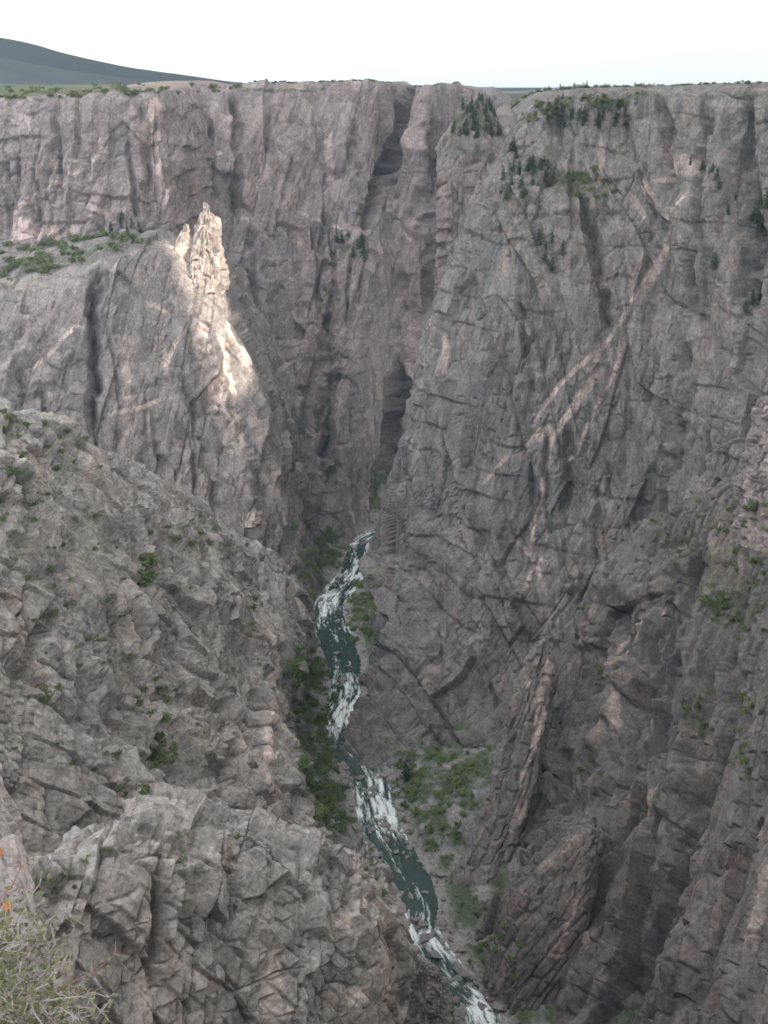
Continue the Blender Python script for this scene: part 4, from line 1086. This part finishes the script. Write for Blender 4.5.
# -- river banks
sow('bush', inside([(283, 655), (300, 648), (318, 655), (337, 690), (322, 740), (340, 770), (354, 805), (350, 838), (325, 830), (305, 790), (298, 740)], 130), 6.5, 'green bush in the dense strip on the left bank below the slabs', 'bushes on the left bank')
sow('bush', inside([(290, 520), (320, 525), (345, 535), (352, 550), (325, 588), (310, 608), (298, 590)], 60), 7, 'green bush on the left bank at the far bend of the river', 'bushes at the far bend')
sow('bush', inside([(352, 584), (378, 575), (378, 650), (362, 655), (345, 630)], 34), 7, 'green bush between the river and the foot of the right wall', 'bushes under the right wall')
sow('bush', inside([(388, 770), (400, 752), (495, 742), (488, 790), (462, 832), (446, 868), (415, 842), (396, 806)], 110), 4.6, 'green bush on the slope of the right bank left of the slanting fin', 'bushes on the right bank')
sow('conifer', [(406, 778, 1.3)], 12, 'single tall conifer at the water side of the right bank bushes', 'conifer on the right bank')
sow('bush', [(462, 905), (475, 900), (485, 945, 1.2), (492, 940, 1.3), (500, 938), (478, 950), (486, 988, .9), (505, 925), (512, 960), (470, 962, .8), (498, 950, 1.2), (520, 945), (480, 912), (505, 985), (515, 975, .8)], 4, 'green bush among the cobbles of the lower right bank', 'bushes on the lower right bank')
sow('bush', [(372, 862), (366, 870), (376, 880), (384, 895), (372, 850), (402, 960, .8)], 2.4, 'small bush at the foot of the near buttress by the river', 'bushes below the buttress')


# ================================================================== BOULDERS
def boulder_mesh(seed):
    n, m = 22, 30
    th = np.linspace(0, math.pi, n); ph = np.linspace(0, 2 * math.pi, m, endpoint=False)
    T, P_ = np.meshgrid(th, ph, indexing='ij')
    d = np.stack([np.sin(T) * np.cos(P_), np.sin(T) * np.sin(P_), np.cos(T)], -1).reshape(-1, 3)
    g = np.random.default_rng(seed)
    pl = g.normal(size=(13, 3)); pl /= np.linalg.norm(pl, axis=1, keepdims=True); off = g.uniform(.62, .95, 13)
    r = np.min(np.where(d @ pl.T > .05, off / np.maximum(d @ pl.T, .05), 9), axis=1)      # cut by random planes
    r = np.minimum(r, 1.25) + .05 * fbm((d * 3).astype(F32) + seed, seed, 3)
    return d * r[:, None] * [1, .8, .62], grid_quads(n, m, True)


M_BOULD = flat_mat('river_boulder', (.24, .222, .21))
bmesh_ = []
for k in range(5):
    o = link_mesh('boulder', *boulder_mesh(60 + k), M_BOULD); bmesh_.append(o.data); bpy.data.objects.remove(o)
REACH = [(0, 1.7, 'pale boulder in the rapids at the bottom of the picture', 34), (1.7, 4.4, 'pale boulder along the bend below the dark pool', 60), (4.4, 7.2, 'boulder beside the dark green pool', 34),
         (7.2, 10.3, 'boulder in the long white rapid above the pool', 80), (10.3, 14, 'boulder along the narrow reach under the right wall', 34), (14, 19, 'boulder in the pale riffles of the middle reach', 60), (19, 22.4, 'small boulder at the far bend of the river', 26)]
for a, b_, lab, n in REACH:
    for _ in range(n):
        tq = rng.uniform(a, b_); c = cr(rc, np.array([tq]), 0)[0]; c2 = cr(rc, np.array([tq + .02]), 0)[0]
        wd_ = np.interp(tq, np.arange(len(rw)), rw); br = np.interp(tq, np.arange(len(RIV)), [.9, 1.0, .45, .8, 1.0, .12, .05, .45, 1.0, .95, .7, .12, .1, .9, .75, .45, .4, .5, 1.0, .8, .95, .5, .8, .7, .7, .5])
        dr = c2 - c; dr /= np.linalg.norm(dr); sd_ = np.array([dr[1], -dr[0], 0])
        if rng.random() < .5 * br: off = rng.uniform(-.85, .85) * wd_
        else: off = (wd_ + abs(rng.normal(0, 5)) - 1.5) * rng.choice([-1, 1])
        p_ = c + sd_ * off
        o = bpy.data.objects.new('boulder', bmesh_[rng.integers(5)]); C.objects.link(o)
        s_ = min(6, 1.4 * rng.pareto(2.2) + 1.5)
        ov = max(0, abs(off) - wd_)
        o.location = (p_[0], p_[1], ZW + .15 * s_ + ov * .3)
        o.rotation_euler = (rng.normal(0, .2), rng.normal(0, .2), rng.uniform(0, 6.28)); o.scale = (s_ * rng.uniform(.8, 1.3), s_ * rng.uniform(.8, 1.2), s_ * rng.uniform(.7, 1.0))
        tag(o, lab, 'boulder', lab.replace('pale boulder', 'boulders').replace('small boulder', 'boulders').replace('boulder ', 'boulders ', 1).replace('boulderss', 'boulders'))
for u, v, s_, lab in ((424, 940, 5, 'big flat grey boulder splitting the rapid below the dark pool'), (432, 936, 3.5, 'wedge shaped boulder on the right side of the lower rapid'), (359, 830, 6, 'largest grey boulder on the left side of the long white rapid'),
                      (356, 848, 4.2, 'angular boulder below the largest one at the long rapid'), (374, 858, 4, 'round boulder near the buttress end where the long rapid ends'), (365, 752, 3.8, 'lone boulder in the calm water above the long rapid'),
                      (390, 888, 3.6, 'pale boulder at the left edge of the dark pool'), (352, 605, 3, 'dark boulder at the edge of the far rapid')):
    p_ = on_water(u, v)
    o = bpy.data.objects.new('boulder', bmesh_[rng.integers(5)]); C.objects.link(o)
    o.location = (p_[0], p_[1], ZW + .3 * s_); o.rotation_euler = (0, .1, rng.uniform(0, 6)); o.scale = (s_, s_ * .9, s_ * .8)
    tag(o, lab, 'boulder')

# ================================================================== THE VIEWPOINT: near rock and the dry shrub
M_NEAR = rock_mat('speckled_granite', (.40, .36, .34), (.48, .41, .37), (.22, .19, .18), (.46, .35, .30), .7, .012, 0)


def at_d(u, v, dist):
    d = at(u, v, 1.0); return d / np.linalg.norm(d) * dist


edge_uv = [(-48, 690), (-24, 750), (-8, 800), (2, 850), (10, 905), (22, 955), (42, 1000), (58, 1030), (80, 1090), (110, 1200)]
rows = []
for k, (u, v) in enumerate(edge_uv):
    e = at_d(u, v, 3.3 - .1 * k)
    rows.append([e + np.array(o_) for o_ in ((.05, .25, -1.6), (.02, .1, -.5), (0, 0, 0), (-.25, -.22, .1), (-.7, -.45, .12), (-1.5, -.7, .08), (-3.2, -.9, .05))])
near = np.array(rows)
tr_, tc_ = np.linspace(0, len(near) - 1, 260), np.linspace(0, 6, 300)
nb = cr(cr(near, tr_, 0), tc_, 1); pn = nb.reshape(-1, 3).astype(F32)
nn = np.cross(np.gradient(nb, axis=1), np.gradient(nb, axis=0)).reshape(-1, 3); nn /= np.maximum(np.linalg.norm(nn, axis=1, keepdims=True), 1e-9)
if nn[:, 2].mean() < 0: nn = -nn
h1, _e, t1 = facet(pn, (.3, .3, .2), 601); h2, _e, t2 = facet(pn, (.09, .09, .07), 602)
pn = pn + (nn * (.03 * h1 + .014 * h2 + .012 * fbm(pn * F32(25), 603, 4))[:, None]).astype(F32)
tn = np.zeros((len(pn), 4), F32); tn[:, 3] = .5 + (t1 - .5) * .4 + (t2 - .5) * .4
rock = link_mesh('boulder', pn, grid_quads(260, 300), M_NEAR, attr=tn)
rock.name = 'granite_ledge'
tag(rock, 'pale speckled granite ledge with orange lichen at the lower left corner', 'rock')
# lichen crusts follow the rock, a few millimetres proud of it
M_LICH = flat_mat('orange_lichen', (.50, .18, .05))
un, vn = sight(pn.astype(float))
for cu, cv, r in ((-1, 853, 6), (5, 908, 7), (2, 926, 6)):
    dd_ = np.hypot(un - cu, vn - cv) + 3 * fbm(pn * F32(40), 611, 3)
    q = grid_quads(260, 300); q = q[(dd_[q] < r).all(1)]
    if not len(q): continue
    us_, inv = np.unique(q, return_inverse=True)
    link_mesh('lichen', pn[us_] + nn[us_] * .004, inv.reshape(q.shape), M_LICH, parent=rock)

M_TWIG = flat_mat('bleached_twig', (.36, .325, .29))
M_RTWIG = flat_mat('reddish_twig', (.30, .17, .14))
M_DRYLEAF = leaf_mat('olive_leaves', (.13, .14, .07), (.26, .25, .16))
shrub = bpy.data.objects.new('dry_shrub', None); C.objects.link(shrub); shrub.location = at_d(20, 1060, 2.35)
tag(shrub, 'thorny half dry shrub with bleached twigs in the lower left corner', 'shrub')
base = np.array(shrub.location)


def wander(a, b, n=7, w=.012):
    k = np.linspace(0, 1, n)[:, None]
    return a + (b - a) * k + rng.normal(0, w, (n, 3)) * np.sin(k * math.pi)


tw, rt, lv = [], [], []
def twig(a, b, r, store, spurs=5):
    pts = wander(a, b); store.append(tube(pts - base, np.linspace(r, r * .45, len(pts)), 5))
    for _ in range(spurs):
        k = rng.integers(2, 7); d = (b - a); d = d / np.linalg.norm(d)
        s = d * .6 + rng.normal(0, .7, 3); s /= np.linalg.norm(s)
        e = pts[k] + s * rng.uniform(.012, .04)
        store.append(tube(np.array([pts[k], e]) - base, [r * .5, r * .25], 4))
        if rng.random() < .5: lv.append(e - base)


for (u0, v0), (u1, v1), r, st in (((15, 985), (62, 913), .0028, tw), ((3, 905), (26, 856), .0022, rt), ((50, 995), (115, 954), .0024, rt), ((74, 1006), (111, 999), .0022, tw), ((15, 925), (24, 884), .0018, tw),
                                  ((10, 915), (44, 903), .0018, tw), ((20, 990), (40, 930), .002, tw), ((30, 960), (58, 950), .0018, tw), ((0, 975), (55, 972), .0022, tw), ((5, 1000), (58, 985), .002, tw), ((40, 1015), (78, 990), .002, rt),
                                  ((0, 950), (28, 930), .002, tw), ((22, 940), (30, 905), .0016, tw), ((35, 995), (52, 940), .0016, tw)):
    one = []
    twig(at_d(u0, v0, 2.35), at_d(u1, v1, rng.uniform(2.2, 2.45)), r, one, 7)
    link_mesh('red_branch' if st is rt else 'branch', *join(one), M_RTWIG if st is rt else M_TWIG, parent=shrub)
for _ in range(380):
    u, v = rng.uniform(-50, 70), rng.uniform(930, 1080)
    if u > (v - 925) * .5 + 2: continue
    a = at_d(u, v, rng.uniform(2.15, 2.6)); d = rng.normal(0, 1, 3) + np.array([.25, 0, .5]); d /= np.linalg.norm(d)
    twig(a, a + d * rng.uniform(.05, .15), rng.uniform(.001, .002), tw, 3)
    for _k in range(12): lv.append(a + d * rng.uniform(0, .12) + rng.normal(0, .02, 3) - base)
twg = link_mesh('twigs', *join(tw), M_TWIG, parent=shrub); twg['kind'] = 'stuff'
link_mesh('leaves', *cards(np.array(lv), .007), M_DRYLEAF, parent=shrub)

# the cliff that falls away under the viewpoint
NC = np.array([[(x, y + dy + 12 * math.sin(x * .03), z) for x in np.linspace(-420, 420, 15)] for y, dy, z in ((-320, 0, -3), (-40, 0, -3), (-9, 0, -5), (20, 0, -120), (70, 0, -300), (150, 0, -480), (200, 0, -590))], float)
NC[:, :, 1] += np.abs(NC[:, :, 0]) * .25 * (NC[:, :, 2] < -4)
cliff('canyon_wall', NC, M_LEFT, 'cliff under the viewpoint', dict(seed=231, kinds='ppjp', blocks=[((30, 30, 60), 5), ((9, 9, 12), 1.6), ((4, 4, 5), .8), ((1.6, 1.6, 1.6), .3)], fbm=.8, fbm_len=20, crack=.6), step=5, amp_rows=[.1, .15, .3, 1, 1, 1, 1])


# ================================================================== LIGHT, SKY, AIR, CAMERA
SUN_EL, SUN_AZ = math.radians(38), math.radians(132)      # azimuth from north (+Y) towards east (+X)
sdir = Vector((math.sin(SUN_AZ) * math.cos(SUN_EL), math.cos(SUN_AZ) * math.cos(SUN_EL), math.sin(SUN_EL)))
w = bpy.data.worlds.new('World'); scene.world = w; w.use_nodes = True
nt = w.node_tree; bg = nt.nodes['Background']
sky = N(nt, 'ShaderNodeTexSky', sky_type='NISHITA'); sky.sun_disc = False
sky.sun_elevation = SUN_EL; sky.sun_rotation = SUN_AZ; sky.altitude = 2400; sky.air_density = 1.0; sky.dust_density = 2.0
hs = N(nt, 'ShaderNodeHueSaturation'); hs.inputs['Saturation'].default_value = .14
# overcast: the sky is brighter overhead than at the horizon
geo = N(nt, 'ShaderNodeTexCoord'); sx = N(nt, 'ShaderNodeSeparateXYZ'); nt.links.new(geo.outputs['Generated'], sx.inputs[0])
mr = N(nt, 'ShaderNodeMapRange'); nt.links.new(sx.outputs['Z'], mr.inputs[0]); mr.inputs[1].default_value = 0; mr.inputs[2].default_value = 1; mr.inputs[3].default_value = .5; mr.inputs[4].default_value = 3.0
vm = N(nt, 'ShaderNodeVectorMath', operation='SCALE'); nt.links.new(sky.outputs[0], vm.inputs[0]); nt.links.new(mr.outputs[0], vm.inputs['Scale'])
nt.links.new(vm.outputs[0], hs.inputs['Color']); nt.links.new(hs.outputs[0], bg.inputs[0]); bg.inputs[1].default_value = .15
sun = bpy.data.lights.new('sun', 'SUN'); sun.energy = 2.3; sun.angle = math.radians(.5); sun.color = (1, .9, .77)
so = bpy.data.objects.new('sun', sun); C.objects.link(so); so.rotation_euler = sdir.to_track_quat('Z', 'Y').to_euler()

# unseen cloud bank added to block the sun, its gap shaped to light the spire
def shade_cloud_bank():
    ZC = 1150.0
    gap_pts = []
    for (u, v, Y) in ((194, 228, 1205), (207, 252, 1200), (208, 310, 1190), (213, 350, 1172), (221, 388, 1155), (231, 425, 1147)):
        g = at(u, v, Y); k = (ZC - g[2]) / sdir.z
        gap_pts.append(np.array([g[0] + sdir.x * k, g[1] + sdir.y * k, ZC]))
    step = 20.0
    xs, ys = np.concatenate([np.arange(-6000, -200, 240), np.arange(-200, 500, 60), np.arange(500, 2400, step), np.arange(2400, 5200, 90)]), np.concatenate([np.arange(-2600, -1200, 70), np.arange(-1200, 1400, step), np.arange(1400, 14000, 160)])
    X, Y = np.meshgrid(xs, ys)
    p = np.stack([X.ravel(), Y.ravel(), np.full(X.size, ZC)], 1).astype(F32)
    n1 = fbm(p / F32(420), 501, 5); n2 = fbm(p / F32(60), 503, 3)
    edge = np.minimum.reduce([np.where(p[:, 1] > 2900, p[:, 0] + 6000, p[:, 0] + 200), 5100 - p[:, 0], p[:, 1] + 2600, 13800 - p[:, 1]])
    gd, gpos = seg_dist(p, np.array(gap_pts))
    thick = np.clip(edge / 250, 0, 1) * (90 + 50 * n1 + 10 * n2)
    hole = gd - (15 - 8.5 * gpos) - 4 * n2  # opening follows the part of the spire meant to be sunlit
    thick *= np.clip(hole / 60, 0, 1) ** .5
    keep = (thick > 3)
    bot = p.copy(); bot[:, 2] = ZC - thick * .25
    top = p.copy(); top[:, 2] = ZC + thick
    q = grid_quads(*X.shape); q = q[keep[q].all(1)]
    # rim of the slab closed by pulling its border vertices together
    cnt = np.zeros(len(p), int); np.add.at(cnt, q.ravel(), 1)
    bd = (cnt > 0) & (cnt < 4)
    bot[bd, 2] = ZC; top[bd, 2] = ZC
    nV = len(p)
    v = np.concatenate([top, bot]); qs = np.concatenate([q, q[:, ::-1] + nV])
    used = np.unique(qs); mp = np.zeros(len(v), int); mp[used] = np.arange(len(used))
    m = bpy.data.materials.new('cloud_white'); m.use_nodes = True
    nt = m.node_tree; nt.nodes.clear()
    out = N(nt, 'ShaderNodeOutputMaterial'); d1 = N(nt, 'ShaderNodeBsdfDiffuse'); d2 = N(nt, 'ShaderNodeBsdfTranslucent'); mx = N(nt, 'ShaderNodeMixShader')
    d1.inputs[0].default_value = d2.inputs[0].default_value = (.9, .9, .9, 1); mx.inputs[0].default_value = .45
    nt.links.new(d1.outputs[0], mx.inputs[1]); nt.links.new(d2.outputs[0], mx.inputs[2]); nt.links.new(mx.outputs[0], out.inputs[0])
    o = link_mesh('shade_clouds', v[used], mp[qs], m, smooth=True)
    tag(o, 'unseen bank of white cloud added to shade the canyon', 'shade_clouds', kind='stuff')


shade_cloud_bank()

def haze_box():
    x0, x1, y0, y1, z0, z1 = -14000, 14000, -900, 25000, -600, 760
    v = [(x, y, z) for z in (z0, z1) for y in (y0, y1) for x in (x0, x1)]
    q = [(0, 2, 3, 1), (4, 5, 7, 6), (0, 1, 5, 4), (2, 6, 7, 3), (0, 4, 6, 2), (1, 3, 7, 5)]
    m = bpy.data.materials.new('canyon_air'); m.use_nodes = True
    nt = m.node_tree; nt.nodes.clear()
    out = N(nt, 'ShaderNodeOutputMaterial'); pv = N(nt, 'ShaderNodeVolumePrincipled')
    pv.inputs['Color'].default_value = (.66, .84, 1, 1); pv.inputs['Density'].default_value = .00005
    nt.links.new(pv.outputs[0], out.inputs['Volume'])
    o = link_mesh('haze', v, q, m)
    tag(o, 'thin bluish haze filling the canyon air', 'haze', kind='stuff')


haze_box()

cam = bpy.data.cameras.new('camera'); co = bpy.data.objects.new('camera', cam); C.objects.link(co); scene.camera = co
cam.sensor_fit = 'VERTICAL'; cam.sensor_height = 24; cam.lens = F / 1024 * 24
cam.clip_start = .1; cam.clip_end = 60000
co.location = (0, 0, 0); co.rotation_euler = (math.pi / 2 - PITCH, 0, 0)
vs = scene.view_settings
vs.view_transform = 'Standard'; vs.look = 'None'; vs.gamma = 1; vs.exposure = 1.9; vs.use_curve_mapping = False
scene.cycles.use_denoising = True
scene.cycles.max_bounces = 5; scene.cycles.diffuse_bounces = 3; scene.cycles.volume_bounces = 0
scene.cycles.adaptive_threshold = .025
scene.cycles.use_adaptive_sampling = True
